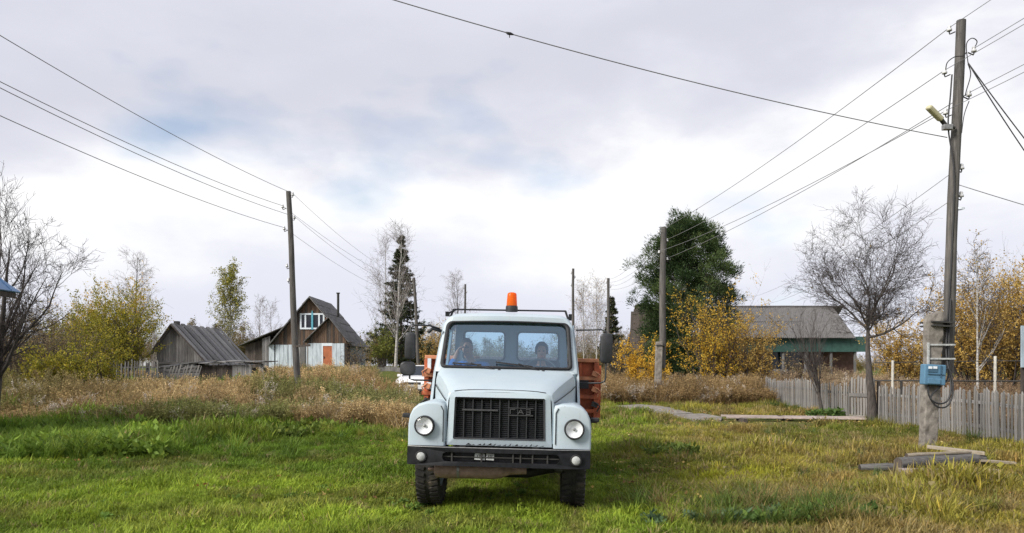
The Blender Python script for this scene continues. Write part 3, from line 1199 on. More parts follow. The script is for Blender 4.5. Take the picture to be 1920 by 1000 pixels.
# fallen beams near the left fence
FB = thing('fallen_beams', 'heap of fallen grey beams in the weeds left of the annex', 'beams', (-17, 34, .4))
for a, b, w in ((P(238, 738, 34), P(290, 702, 34.5), .22), (P(268, 712, 34.4), P(296, 742, 34.2), .16), (P(240, 728, 34.6), P(280, 742, 33.8), .14)):
    mb = MB()
    mb.bar(a, b, w, w)
    bw(mb, 'beam', M['grey_wood_x'], FB)
for i_, (px, py) in enumerate(((203, 782), (101, 776))):
    d = 21.5
    x = X_(px, d)
    g = g1(x, d)
    o = thing('bottle_stake', ['grey violet plastic bottle on a stake, nearer the shed', 'grey violet plastic bottle on a stake, nearer the left edge'][i_], 'bottle', (x, d, g), group='bottles on stakes in the weeds')
    z = Z_(py, d)
    mb = MB()
    mb.tube([(x, d, g - .1), (x, d, z + .1)], .02, 6)
    bw(mb, 'stake', M['grey_wood'], o)
    mb = MB()
    mb.lathe([(.0, .2), (.045, .21), (.09, .15), (.095, .1), (.085, .05), (.095, 0), (.09, -.2), (.05, -.26), (.03, -.3)], 12, Matrix.Translation((x, d, z + .02)))
    bw(mb, 'bottle', M['purple_bottle'], o, smooth=True)


# ================================================================ poles and wires
def insulator(par, p, side, s=1.0):
    """hook screwed into the pole and a porcelain bell; side = +1 hook points to +x"""
    p = Vector(p)
    mb = MB()
    w = side * .10 * s
    mb.tube([p + Vector((-w * 1.1, 0, -.03 * s)), p + Vector((-w * .45, 0, -.06 * s)), p + Vector((-w * .1, 0, -.075 * s)), p + Vector((0, 0, -.05 * s)), p], .012 * s, 6)
    h = bw(mb, 'hook', M['dark_steel'], par)
    mb = MB()
    mb.lathe([(.0, .09), (.025, .088), (.035, .06), (.028, .045), (.045, .02), (.048, -.015), (.03, -.02)], 10, Matrix.Translation(p) @ Matrix.Scale(s, 4))
    bw(mb, 'bell', M['porcelain'], h, smooth=True)
    return p + Vector((0, 0, .05 * s))


def pole(label, top, base, d, r0, r1, ins=(), stub=None, name='utility_pole', group='wooden utility poles', zb=None):
    T, Bt = P(*top, d), P(*base, d)
    g = g1(Bt.x, d)
    k = (g - .2 - T.z) / (Bt.z - T.z)
    foot = T.lerp(Bt, k) if stub is None else Bt
    o = thing(name, label, 'utility pole', (Bt.x, d, g), group=group)
    mb = MB()
    n = 9
    pts, rad = [], []
    for i in range(n):
        t = i / (n - 1)
        p = foot.lerp(T, t)
        pts.append(p + Vector((math.sin(t * 7 + d) * .02, math.cos(t * 5 + d) * .02, 0)))
        rad.append((r0 * (1 - t) + r1 * t) * (1 + .04 * math.sin(t * 23 + d)))
    mb.tube(pts, rad, 12)
    bw(mb, 'shaft', M['pole_wood'], o, smooth=True, sharp=50)
    out = []
    for px, py, sd in ins:
        out.append(insulator(o, P(px, py, d), sd, 1.0 if d < 20 else 1.15))
    return o, out


RP, RI = pole('tall wooden utility pole strapped to a concrete stub at right', (1802, 38), (1774, 700), 14.2, .105, .085,
              ins=((1780, 57, -1), (1771, 137, -1), (1773, 213, -1), (1826, 96, 1), (1817, 179, 1), (1803, 316, 1), (1802, 368, 1)), stub=True)
# concrete stub
d = 14.05
mb = MB()
cb, ct = P(1738, 850, d), P(1751, 591, d)
cb.z = g1(cb.x, d) - .2
rings = []
for t in [k / 22 for k in range(23)]:
    wx = .132 + .016 * t
    c = cb.lerp(ct, t)
    j = lambda: random.uniform(-.007, .007) + (random.uniform(-.03, 0) if random.random() < .16 else 0)
    rings.append([c + Vector((sx * (wx + j()) * (.85 if t == 1 else 1), sy * (.10 + j()), .06 if (t == 1.0 and sx > 0) else 0)) for sx, sy in ((-1, -1), (-.3, -1.05), (.35, -1.04), (1, -1), (1.03, 0), (1, 1), (-1, 1))])
mb.loft(rings, closed=True, cap1=True)
stub = bw(mb, 'concrete_stub', M['concrete'], RP, bevel=.02)
mb = MB()
for py in (605, 612):
    c = P(1758, py, d)
    mb.box((c.x + .02, d + .06, c.z), (.40, .46, .03), rot=(0, R(3), 0))
bw(mb, 'binding', M['dark_steel'], RP)
mb = MB()
for py in (647, 673):
    c = P(1758, py, d)
    mb.box((c.x, d - .115, c.z), (.52, .03, .03))
c = P(1733, 660, d)
mb.box((c.x, d - .135, c.z - .03), (.03, .03, .4))
bw(mb, 'white_bracket', M['grey_plate'], RP)
c = P(1797, 392, 14.2)
mb = MB()
mb.tube([c + Vector((0, 0, -.012)), c + Vector((0, 0, .012))], .105, 14, cap=False)
bw(mb, 'pole_band', M['win_white'], RP)
# meter box with cables
mb = MB()
c = P(1749, 703, 13.86)
mb.box(c, (.40, .17, .38), rot=(0, R(3), 0))
box = bw(mb, 'meter_box', M['meter_blue'], RP, bevel=.02)
mb = MB()
mb.box(c + Vector((.01, -.092, .01)), (.30, .02, .015), rot=(0, R(3), 0))
mb.box(c + Vector((.10, -.092, .06)), (.02, .02, .22), rot=(0, R(3), 0))
bw(mb, 'lid_seam', M['meter_dark'], box)
mb = MB()
mb.box(c + Vector((-.05, -.09, .10)), (.17, .015, .10), rot=(0, R(3), 0))
bw(mb, 'display', M['meter_dark'], box)
for dx in (-.09, .0):
    mb = MB()
    mb.box(c + Vector((dx - .01, -.10, .135)), (.07, .01, .045), rot=(0, R(3), 0))
    bw(mb, 'sticker', M['win_white'], box)
mb = MB()
mb.box(c + Vector((-.03, -.095, -.12)), (.24, .02, .10), rot=(0, R(3), 0))
bw(mb, 'lower_cover', M['meter_blue'], box, bevel=.01)


def coil(pts, r=.016, n=28):
    """smooth cable through pixel points (px,py,depth)"""
    V = [P(*p) for p in pts]
    out = []
    for k in range(len(V) - 1):
        p0, p1, p2, p3 = V[max(k - 1, 0)], V[k], V[k + 1], V[min(k + 2, len(V) - 1)]
        for j in range(6):
            t = j / 6
            out.append(.5 * ((2 * p1) + (p2 - p0) * t + (2 * p0 - 5 * p1 + 4 * p2 - p3) * t * t + (3 * p1 - p0 - 3 * p2 + p3) * t ** 3))
    out.append(V[-1])
    mb = MB()
    mb.tube(out, r, 6)
    return mb


for pts in ([(1740, 722, 13.85), (1742, 742, 13.82), (1756, 762, 13.8), (1774, 763, 13.8), (1785, 745, 13.82), (1786, 715, 13.85), (1778, 692, 13.9), (1768, 700, 13.9)],
            [(1765, 724, 13.85), (1752, 735, 13.82), (1745, 748, 13.8), (1760, 757, 13.8), (1776, 752, 13.8), (1783, 730, 13.82), (1780, 700, 13.9), (1774, 660, 13.98), (1776, 600, 14.05)],
            [(1757, 724, 13.85), (1766, 722, 13.8), (1776, 712, 13.85), (1779, 690, 13.95), (1779, 640, 14.0), (1782, 560, 14.06)]):
    bw(coil(pts), 'cable', M['cable'], box)
mb = coil([(1778, 690, 14.02), (1776, 620, 14.05), (1784, 480, 14.08), (1789, 330, 14.08), (1778, 240, 14.1), (1782, 180, 14.1), (1785, 140, 14.1)], .014)
bw(mb, 'riser_cable', M['cable'], RP)
for pts in ([(1773, 135, 14.2), (1776, 118, 14.1), (1790, 107, 14.07), (1806, 105, 14.07), (1812, 98, 14.15)], [(1826, 92, 14.2), (1832, 78, 14.15), (1822, 72, 14.1), (1812, 84, 14.12), (1815, 118, 14.1)],
            [(1815, 120, 14.1), (1820, 140, 14.1), (1812, 170, 14.1), (1810, 180, 14.15)], [(1817, 190, 14.2), (1808, 215, 14.1), (1803, 250, 14.1)]):
    bw(coil(pts, .009), 'jumper', M['cable'], RP)
# street lamp
SL = thing('street_lamp', 'yellowed street lamp head on a bracket near the tall pole top', 'street lamp', P(1778, 238, 14.1))
mb = MB()
a, b = P(1740, 200, 13.95), P(1765, 225, 14.05)
mb.bar(a, b, .13, .09, up=(1, 0, 1))
bw(mb, 'lamp_cover', M['lamp_yellow'], SL, bevel=.03)
mb = MB()
mb.tube([b, P(1772, 234, 14.08)], .04, 8)
mb.tube([P(1772, 234, 14.08), P(1790, 240, 14.1)], .03, 8)
bw(mb, 'neck', M['dark_steel'], SL)
mb = MB()
mb.box(P(1776, 239, 14.06), (.17, .1, .10))
bw(mb, 'bracket', M['dull_metal'], SL, bevel=.01)

LP, LI = pole('leaning wooden utility pole standing in front of the white house', (540, 359), (557, 697), 27, .125, .09,
              ins=((549, 366, 1), (530, 389, -1), (552, 409, 1), (533, 430, -1), (538, 500, -1), (541, 527, -1)))
mb = MB()
c = P(563, 649, 27)
mb.box(c + Vector((.08, -.1, 0)), (.62, .06, .07), rot=(0, R(-4), 0))
bw(mb, 'cross_piece', M['dark_wood'], LP)
MP, MI = pole('wooden utility pole rising in front of the dark cedar', (1244, 426), (1241, 690), 32, .15, .125,
              ins=((1236, 436, -1), (1251, 452, 1), (1236, 474, -1), (1251, 487, 1)), stub=True)
mb = MB()
cb, ct = P(1232, 735, 31.8), P(1236, 641, 31.8)
cb.z = g1(cb.x, 31.8) - .2
mb.loft([[c + Vector((sx * .14, sy * .11, 0)) for sx, sy in ((-1, -1), (1, -1), (1, 1), (-1, 1))] for c in (cb, ct)], closed=True, cap1=True)
bw(mb, 'concrete_stub', M['concrete'], MP, bevel=.02)
mb = MB()
c = P(1238, 648, 31.9)
mb.box(c, (.42, .5, .05))
bw(mb, 'binding', M['dark_steel'], MP)
P1, I1 = pole('far thin utility pole just right of the truck roof', (1075, 504), (1074, 690), 49, .10, .08, ins=((1071, 512, -1), (1078, 520, 1), (1071, 535, -1)))
P2, I2 = pole('far thin utility pole above the right hand mirror', (1141, 522), (1139, 690), 54, .12, .10, ins=((1137, 530, -1), (1145, 538, 1)))
P3, I3 = pole('far thin utility pole left of the orange beacon', (872, 533), (871, 690), 58, .09, .075, ins=((869, 540, -1), (875, 548, 1)))
P4, I4 = pole('far leaning utility pole beside the spruce', (776, 521), (785, 690), 53, .12, .10, ins=((772, 526, -1), (781, 534, 1), (773, 545, -1)))


def wire(label, a, b, sag=.3, r=.009, mat='wire', n=18, name='overhead_wire', group='overhead wires'):
    a, b = Vector(a), Vector(b)
    mb = MB()
    o = a.copy()
    pts = []
    for k in range(n + 1):
        t = k / n
        p = a.lerp(b, t)
        p.z -= 4 * sag * t * (1 - t)
        pts.append(p - o)
    mb.tube(pts, r, 5)
    ob = mb.build(name, M[mat], None, smooth=True)
    ob.location = o
    return tag(ob, label, 'wire', group)


mid = [(RI[0], MI[0], 'topmost wire between the tall right pole and the cedar pole'), (RI[1], MI[1], 'second wire down between the tall right pole and the cedar pole'),
       (RI[2], MI[2], 'third wire down between the tall right pole and the cedar pole'), (RI[4], MI[3], 'lowest wire between the tall right pole and the cedar pole')]
for a, b, l in mid:
    wire(l, a, b, .22, .0085)
for a, dx, l in ((RI[0], 1.1, 'topmost wire leaving the tall pole towards the upper right corner'), (RI[3], .9, 'second wire leaving the tall pole to the right'), (RI[1], 1.35, 'third wire leaving the tall pole to the right'),
                 (RI[4], .9, 'fourth wire leaving the tall pole to the right'), (RI[2], 1.3, 'lowest straight wire leaving the tall pole to the right')):
    wire(l, a, a + Vector((dx, -28, .2)), .3, .006)
for k in range(4):
    wire(['first', 'second', 'third', 'fourth'][k] + ' faint wire from the cedar pole towards the far pole behind the mirror', MI[k], P(1141, 524 + 6 * k, 54), .45, .007)
# wires of the left line
near = Vector((-9.9, 10.0, 0))
for i_, (a, py, sg, l) in enumerate(((LI[0], -178, .25, 'topmost wire sweeping from the left pole to the upper left corner'), (LI[1], -52, .25, 'upper of the close pair of wires left of the left pole'),
                                    (LI[2], -42, .28, 'lower of the close pair of wires left of the left pole'), (LI[3], 30, .25, 'lowest wire sweeping left from the left pole'))):
    b = P(-398, py, 10.0)
    wire(l, a, b, sg, .0085)
for k, (a, b) in enumerate(zip(LI[:4], (I4[0], I4[1], I4[2], P(778, 558, 53)))):
    wire(['first', 'second', 'third', 'fourth'][k] + ' faint wire from the left pole towards the leaning pole by the spruce', a, b, .5, .006)
# the long cable across the sky
CA, CB = P(1776, 258, 14.15), P(-398, -385, 10.0)
tj = .462
CJ = CA.lerp(CB, tj) - Vector((0, 0, 4 * .42 * tj * (1 - tj)))
wire('long dark cable crossing the sky to the street lamp on the tall pole', CA, CB, .42, .009, 'wire', 40)
jj = thing('cable_joint', 'small knotted joint on the long cable crossing the sky', 'cable joint', CJ)
mb = MB()
mb.tube([(-.06, 0, .02), (-.02, 0, 0), (.02, 0, -.005), (.07, 0, -.02)], [.01, .024, .024, .01], 6)
mb.tube([(0, 0, 0), (.005, 0, -.07)], .008, 5)
mb.build('clamp', M['cable'], jj)
a = P(1815, 118, 14.1)
wire('upper of two black drop cables slanting down at the right edge', a, (11.7, 13.9, 3.3), .12, .011, 'cable')
wire('lower of two black drop cables slanting down at the right edge', a, (11.45, 13.8, 3.05), .2, .011, 'cable')
wire('thin wire slanting gently from the tall pole to the right edge', P(1798, 347, 14.15), (13.6, 14.4, 3.75), .05, .008)
wire('thin service wire from the tall pole above the bare tree', RI[5], P(1395, 560, 54), .5, .006)
wire('lower thin service wire from the tall pole through the bare tree', RI[6], P(1420, 572, 54), .5, .006)

# ---- logs and planks at the foot of the pole
lx = lambda px, d: X_(px, d)


def log(label, a, b, r0, r1, mat, name='log', sides=12, cat='log', grp='logs and planks at the pole foot'):
    a, b = Vector(a), Vector(b)
    mb = MB()
    n = 6
    pts, rad = [], []
    for k in range(n + 1):
        t = k / n
        p = a.lerp(b, t) - a
        pts.append(p + Vector((0, random.uniform(-.006, .006), random.uniform(-.006, .006))))
        rad.append((r0 + (r1 - r0) * t) * random.uniform(.95, 1.05))
    mb.tube(pts, rad, sides)
    o = mb.build(name, M[mat], None, smooth=True, sharp=50)
    o.location = a
    mb = MB()
    mb.tube([(a - b).normalized() * .002, (a - b).normalized() * .006], rad[0] * .93, sides)
    mb.build('cut_end', M['dark_wood'], o)
    return tag(o, label, cat, grp)


def gp(px, d, up):
    x = X_(px, d)
    return Vector((x, d, g1(x, d) + up))


def plank(label, a, b, w, h, mat, cat='plank', grp='logs and planks at the pole foot'):
    a, b = Vector(a), Vector(b)
    mb = MB()
    mb.bar((0, 0, 0), b - a, w, h)
    o = mb.build('plank', M[mat], None, bevel=.006)
    o.location = a
    return tag(o, label, cat, grp)


BB = thing('blue_board', 'pale blue board on a dark post at the right edge', 'board', (X_(1921, 17), 17, g1(X_(1921, 17), 17)))
mb = MB()
mb.box(P(1922, 650, 17), (.18, .04, .95))
bw(mb, 'panel', M['blue_board'], BB)
mb = MB()
mb.bx(X_(1924, 17) - .05, X_(1924, 17) + .05, 17.03, 17.12, -.1, Z_(615, 17))
bw(mb, 'post', M['dark_wood'], BB)
log('thick grey log lying across the pile at the pole foot', gp(1684, 11.75, .19), gp(1842, 12.25, .17), .10, .09, 'log_wood')
log('low grey log lying in the grass left of the pile', gp(1612, 12.15, .05), gp(1690, 12.1, .09), .06, .07, 'log_wood')
plank('long pale plank sloping down to the right over the log', gp(1738, 12.6, .38), gp(1846, 12.2, .27), .16, .05, 'fresh_wood')
plank('narrow yellowish plank sticking out right of the log', gp(1815, 12.2, .20), gp(1903, 12.1, .10), .10, .04, 'fresh_wood')
plank('pinkish half buried plank under the grey log', gp(1690, 11.5, .08), gp(1868, 11.45, .10), .2, .09, 'path_wood')
plank('split grey plank lying in front of the half buried plank', gp(1672, 11.3, .06), gp(1770, 11.2, .07), .13, .06, 'log_wood')
log('thin pale pole lying on top of the thick grey log', gp(1700, 11.95, .30), gp(1822, 12.25, .30), .035, .03, 'fresh_wood')
log('short dark log behind the pale plank', gp(1745, 12.6, .12), gp(1835, 12.75, .12), .09, .08, 'dark_wood')


def rock(label, p, s, seed):
    bm = bmesh.new()
    bmesh.ops.create_icosphere(bm, subdivisions=3, radius=1)
    rr = random.Random(seed)
    ph = [rr.uniform(0, 6) for _ in range(6)]
    for v in bm.verts:
        k = 1 + .16 * math.sin(3 * v.co.x + ph[0]) + .13 * math.sin(4 * v.co.y + ph[1]) + .1 * math.sin(5 * v.co.z + ph[2]) * math.sin(3 * v.co.x + ph[3])
        v.co = Vector((v.co.x * s[0], v.co.y * s[1], v.co.z * s[2])) * k
    me = bpy.data.meshes.new('stone')
    bm.to_mesh(me)
    bm.free()
    me.materials.append(M['stone'])
    o = bpy.data.objects.new('stone', me)
    COL.objects.link(o)
    o.location = p
    return tag(o, label, 'stone')


rock('grey lump of stone behind the log pile beside the concrete stub', gp(1707, 12.5, .13), (.17, .13, .12), 3)


# ================================================================ the truck
TR = thing('truck', 'pale blue bonneted truck with orange beacon and rusty orange load bed', 'truck', (-.165, 8.0, .01), (0, 0, 0))
TR.rotation_euler = (Matrix.Rotation(R(-2.6), 4, 'Z') @ Matrix.Rotation(R(1.25), 4, 'Y')).to_euler()
BP = M['blue_paint']


def yf(z):
    return 1.13 + (z - 1.56) * .50


# cab front ring and windscreen
oi, seg = rrect(-.885, .885, 1.55, 2.285, (.03, .03, .17, .17), 7, 6, -.80, .80)
ii, _ = rrect(-.805, .805, 1.605, 2.175, (.06, .06, .09, .09), 7, 6, -.765, .765)


def crown(x, z, k=.025):
    return z + k * (1 - (x / .85) ** 2) * max(0, min(1, (z - 1.9) / .4))


def wrapy(x):
    return .09 * (x / .85) ** 2


front_out = [Vector((x, yf(min(z, 2.22)) + wrapy(x) + max(0, z - 2.22) * 1.3, crown(x, z))) for x, z in oi]
front_mid = [Vector((x * .985, yf(min(z, 2.22)) + wrapy(x) - .015, crown(x, z - .01) if z > 1.9 else z)) for x, z in [(a * .985, min(b, 2.255)) for a, b in oi]]
front_in = [Vector((x, yf(z) + wrapy(x), crown(x, z, .02))) for x, z in ii]
front_in2 = [p + Vector((0, .06, 0)) for p in front_in]
mb = MB()
mb.bridge(front_in2, front_in)
mb.bridge(front_in, front_mid)
mb.bridge(front_mid, front_out)
skip = [k for k, s in enumerate(seg) if s in (0, 1, 2, 6, 7)]
ys_ = (1.62, 2.0, 2.42, 2.47)
rings = [front_out]
for y, k in zip(ys_, (1.0, 1.0, 1.0, .97)):
    rings.append([Vector((x * k, y, 1.55 + (crown(x, z, .035) - 1.55) * (1 if k == 1 else .97))) for x, z in oi])
rings[1] = [Vector((p.x, max(p.y, q.y + .02), p.z)) for p, q in zip(rings[1], front_out)]
for a, b in zip(rings, rings[1:]):
    mb.bridge(a, b, skip=skip)
cab = mb.build('cab', BP, TR, smooth=True, weld=True, sharp=50)
# side walls with door windows, back wall with two windows
for s in (-1, 1):
    mb = MB()
    A = Vector((s * .885, 1.24, 1.55))
    B = Vector((s * .885, 2.42, 1.55))
    Cc = Vector((s * .822, 2.42, 2.17))
    D = Vector((s * .822, 1.56, 2.17))
    hole = quad_hole(mb, A, B, Cc, D, .10, .88, .06, .93, .07)
    mb.quad(A, B, Vector((s * .90, 2.42, 1.2)), Vector((s * .90, 1.10, 1.2)))
    mb.quad(Vector((s * .90, 1.10, 1.2)), Vector((s * .90, 2.42, 1.2)), Vector((s * .87, 2.42, .72)), Vector((s * .87, 1.10, .72)))
    dr = mb.build('door', BP, TR, weld=True, solid=.03)
    mb = MB()
    mb.poly(hole)
    mb.build('door_glass', M['glass'], dr)
    mb = MB()
    mb.bx(s * .93 - .015, s * .93 + .015, 2.15, 2.30, 1.40, 1.43)
    mb.build('handle', M['black_plastic'], dr)
mb = MB()
for s in (-1, 1):
    a, b = (-.80, 0) if s < 0 else (0, .80)
    A, B, Cc, D = (a, 2.44, 1.0), (b, 2.44, 1.0), (b * .97, 2.44, 2.26), (a * .97, 2.44, 2.26)
    u0, u1 = ((.14, .90) if s < 0 else (.10, .86))
    hole = quad_hole(mb, A, B, Cc, D, u0, u1, .56, .885, .06)
    rb = MB()
    cc = sum(hole, Vector()) / len(hole)
    rb.bridge([p + Vector((0, -.02, 0)) for p in hole], [cc + (p - cc) * .93 + Vector((0, -.02, 0)) for p in hole])
    rw_ = rb.build('rear_window', M['black_rubber'], TR, solid=.03)
    gl = MB()
    gl.poly([p + Vector((0, .004, 0)) for p in hole])
    gl.build('pane', M['glass'], rw_)
mb.build('back_wall', BP, TR, solid=.02)
mb = MB()
mb.bx(-.86, .86, 1.15, 2.42, .93, .96)
mb.build('cab_floor', M['black_rubber'], TR)
# windscreen rubber and glass
mb = MB()
cc = sum(front_in, Vector()) / len(front_in)
tilt = Vector((0, -.016, .008))
ra = [cc + (p - cc) * 1.02 + tilt for p in front_in]
rb_ = [cc + (p - cc) * .962 + tilt for p in front_in]
mb.bridge(ra, rb_)
ws = mb.build('windscreen_seal', M['black_rubber'], TR, smooth=True, solid=.03)
mb = MB()
gp_ = [cc + (p - cc) * .97 + Vector((0, .004, 0)) for p in front_in]
cgrid = []
nn = len(gp_)
for k in (1.0, .7, .35, .0):
    cgrid.append([Vector((cc.x + (p.x - cc.x) * k, 0, cc.z + (p.z - cc.z) * k)) for p in gp_])
for ring in cgrid:
    for p in ring:
        p.y = yf(p.z) + wrapy(p.x) + .004
mb.loft([r + [r[0]] for r in cgrid])
mb.build('windscreen', M['screen_glass'], ws, smooth=True, weld=True)
# dash
mb = MB()
mb.loft([[(x, 1.22, 1.50), (x, 1.30, 1.585), (x, 1.48, 1.57), (x, 1.56, 1.45), (x, 1.52, 1.2)] for x in (-.84, -.3, .3, .84)])
mb.build('dashboard', M['seat'], TR, smooth=True)
# seats
for x in (-.43, .43):
    mb = MB()
    mb.box((x, 1.98, 1.10), (.52, .48, .14))
    st = mb.build('seat', M['seat'], TR, bevel=.04)
    mb = MB()
    mb.box((x, 2.27, 1.42), (.50, .11, .62), rot=(R(-10), 0, 0))
    mb.build('backrest', M['seat'], st, bevel=.04)
    mb = MB()
    mb.box((x, 1.98, .99), (.4, .4, .08))
    mb.build('seat_base', M['black_paint'], st)
# steering wheel (viewer's right)
m_sw = Matrix.Translation((.42, 1.56, 1.56)) @ Matrix.Rotation(R(52), 4, 'X')
mb = MB()
n = 28
mb.tube([m_sw @ Vector((.215 * math.cos(2 * math.pi * k / n), .215 * math.sin(2 * math.pi * k / n), 0)) for k in range(n + 1)], .014, 7, cap=False)
for a in (90, 210, 330):
    mb.tube([m_sw @ Vector((0, 0, -.02)), m_sw @ Vector((.21 * math.cos(R(a)), .21 * math.sin(R(a)), 0))], .011, 6)
mb.lathe([(0, .02), (.05, .015), (.055, -.03), (.03, -.05)], 14, m_sw)
mb.tube([m_sw @ Vector((0, 0, -.02)), m_sw @ Vector((0, 0, -.35))], .025, 8)
mb.build('steering_wheel', M['black_plastic'], TR, smooth=True)

# bonnet
rings = []
for y, w, zt, ro in ((.135, .545, 1.325, .03), (.15, .565, 1.35, .05), (.22, .575, 1.375, .06), (.5, .64, 1.44, .07), (.85, .735, 1.51, .08), (1.16, .835, 1.575, .08)):
    prof = []
    zb = .80 if y < 1.1 else 1.0
    zb2 = zb
    for s in (-1, 1):
        half = [(w + .03, zb2), (w + .03, 1.08 + .1 * y), (w + .018, zt - ro - .04), (w, zt - ro * .5), (w - ro * .55, zt - .008), (w - .16, zt + .012), (w * .45, zt + .022), (w * .15, zt + .026)]
        pts = [Vector((s * a, y, b)) for a, b in half]
        prof += pts if s < 0 else pts[::-1]
    rings.append(prof)
mb = MB()
mb.loft(rings)
hood = mb.build('bonnet', BP, TR, smooth=True, sharp=38)
mb = MB()   # panel gaps on the bonnet
for s in (-1, 1):
    mb.tube([(s * .597, .17, 1.245), (s * .70, .55, 1.30), (s * .80, .90, 1.36), (s * .862, 1.12, 1.41)], .006, 5)
pts = []
for k in range(13):
    x = -.5 + k / 12
    pts.append((x, .152, 1.374 - .02 * (abs(x) / .5) ** 4))
mb.tube(pts, .005, 5)
mb.build('panel_gap', M['black_rubber'], hood)
# front panel with grille opening
mb = MB()
fo, _ = rrect(-.575, .575, .765, 1.348, (.005, .005, .06, .06), 5, 4, -.548, .548)
fi, _ = rrect(-.505, .505, .832, 1.292, .018, 5, 4, -.492, .492)
FO = [Vector((x, .135, z)) for x, z in fo]
FI = [Vector((x, .118, z)) for x, z in fi]
mb.bridge(FO, FI)
mb.bridge(FI, [p + Vector((0, .10, 0)) for p in FI])
fp = mb.build('front_panel', BP, TR, smooth=True, weld=True, sharp=40)
GR = bpy.data.objects.new('grille', None)
COL.objects.link(GR)
GR.parent = TR
mb = MB()
mb.bx(-.50, .50, .20, .21, .83, 1.29)
mb.build('radiator', M['black_rubber'], GR)
mb = MB()
mb.bridge([p + Vector((0, .0, 0)) for p in FI], [Vector((p.x * .965, p.y + .008, 1.062 + (p.z - 1.062) * .94)) for p in FI])
mb.build('grille_frame', M['black_plastic'], GR, solid=.012)
mb = MB()
mb.bx(-.006, .006, .138, .172, .852, 1.28)
vb = mb.mesh('grille_bar', M['black_plastic'])
for k in range(1, 10):
    inst('grille_bar', vb, GR, (-.49 + k * .098, 0, 0), scl=(1.0, 1, 1))
mb = MB()
mb.box((0, .16, 0), (.97, .022, .009), rot=(R(25), 0, 0))
hb = mb.mesh('grille_slat', M['black_plastic'])
for k in range(20):
    inst('grille_slat', hb, GR, (0, .008, .86 + k * .0215))
mb = MB()
mb.bx(-.41, -.02, .126, .14, 1.145, 1.162)
mb.build('trim_strip', M['emblem'], GR)
em = MB()   # the raised maker's letters
ex0, ez0, lw, lh, st_ = .115, 1.118, .066, .052, .009
ey = .124


def stroke(x0, z0, x1, z1):
    em.bar((ex0 + x0, ey, ez0 + z0), (ex0 + x1, ey, ez0 + z1), st_, .012, up=(0, 1, 0.001))


stroke(0, 0, 0, lh); stroke(0, lh, lw * .8, lh)
stroke(.085, 0, .085 + lw * .45, lh); stroke(.085 + lw * .45, lh, .085 + lw * .9, 0); stroke(.085 + lw * .2, lh * .4, .085 + lw * .7, lh * .4)
stroke(.17, lh, .17 + lw * .7, lh); stroke(.17 + lw * .7, lh, .17 + lw * .7, lh * .5); stroke(.17 + lw * .2, lh * .5, .17 + lw * .7, lh * .5)
stroke(.17 + lw * .7, lh * .5, .17 + lw * .7, 0); stroke(.17, 0, .17 + lw * .7, 0)
em.bx(ex0 - .022, ex0 + .25, ey + .0, ey + .006, ez0 + lh + .010, ez0 + lh + .018)
em.bx(ex0 - .022, ex0 + .25, ey + .0, ey + .006, ez0 - .018, ez0 - .010)
em.build('emblem_letters', M['emblem'], GR)
mb = MB()
for k in range(15):   # torn edge of the lower panel
    x = -.36 + k * .058 + random.uniform(-.01, .01)
    mb.poly([(x, .112, .772), (x + random.uniform(.02, .07), .112, .772), (x + random.uniform(.02, .05), .112, .772 + random.uniform(.006, .028) * (1.6 if k > 11 else 1))])
mb.build('torn_edge', M['black_rubber'], TR, solid=.006)

# front fenders
for s in (-1, 1):
    rings = []
    base = [(.585, .755), (.585, 1.17), (.60, 1.218), (.68, 1.236), (.80, 1.232), (.89, 1.205), (.95, 1.155), (.985, 1.08), (1.0, .98), (1.0, .755)]
    for y, inset, dzz in ((.105, .07, -.08), (.11, .035, -.04), (.128, .012, -.012), (.165, 0, 0), (.5, -.003, .012), (.95, -.005, .015), (1.25, .0, .0), (1.42, .03, -.10)):
        c0 = Vector((.80, 0, .98))
        ring = []
        for x, z in base:
            k = 1 - inset * 1.6
            zz = .755 if z <= .80 else c0.z + (z - c0.z) * k + dzz * .0
            ring.append(Vector((s * (c0.x + (x - c0.x) * k), y, zz)))
        rings.append(ring)
    mb = MB()
    mb.loft(rings)
    mb.poly(rings[0] if s > 0 else rings[0][::-1])
    fd = mb.build('fender', BP, TR, smooth=True, weld=True, fix=True, sharp=60)
    mb = MB()
    mb.tube([(s * .612, .10, .80), (s * .612, .10, 1.14), (s * .64, .10, 1.19)], .005, 5)
    mb.build('panel_gap', M['black_rubber'], fd)
    # headlight
    hl = bpy.data.objects.new('headlight', None)
    COL.objects.link(hl)
    hl.parent = TR
    hm = Matrix.Translation((s * .812, .100, .972)) @ Matrix.Rotation(R(90), 4, 'X')
    mb = MB()
    mb.lathe([(.100, -.02), (.110, -.004), (.110, .048), (.104, .058), (.093, .056), (.091, .046)], 36, hm)
    mb.build('ring', M['black_rubber'], hl, smooth=True)
    mb = MB()
    mb.lathe([(.094, .050), (.080, .034), (.055, .016), (.030, .007), (.0, .005)], 36, hm)
    mb.build('reflector', M['reflector'], hl, smooth=True)
    mb = MB()
    mb.lathe([(.016, .005), (.016, .034), (.010, .040), (0, .041)], 16, hm)
    mb.build('bulb_cap', M['dull_metal'], hl, smooth=True)
    mb = MB()
    mb.lathe([(.095, .050), (.075, .060), (.050, .067), (.024, .070), (0, .071)], 36, hm)
    mb.build('lens', M['lamp_glass'], hl, smooth=True)
    # side marker on a stalk
    mb = MB()
    mb.box((s * 1.045, .27, 1.065 + (.0 if s > 0 else .0)), (.09, .06, .05))
    mb.build('side_marker', M['black_rubber'], TR, bevel=.014)

# bumper
mb = MB()
bo, bseg = rrect(-.99, .99, .552, .748, .015, 4, 24)
bi, _ = rrect(-.60, .66, .600, .700, .048, 4, 24)


def by_(x):
    return .0 + max(0, abs(x) - .55) ** 2 * .28


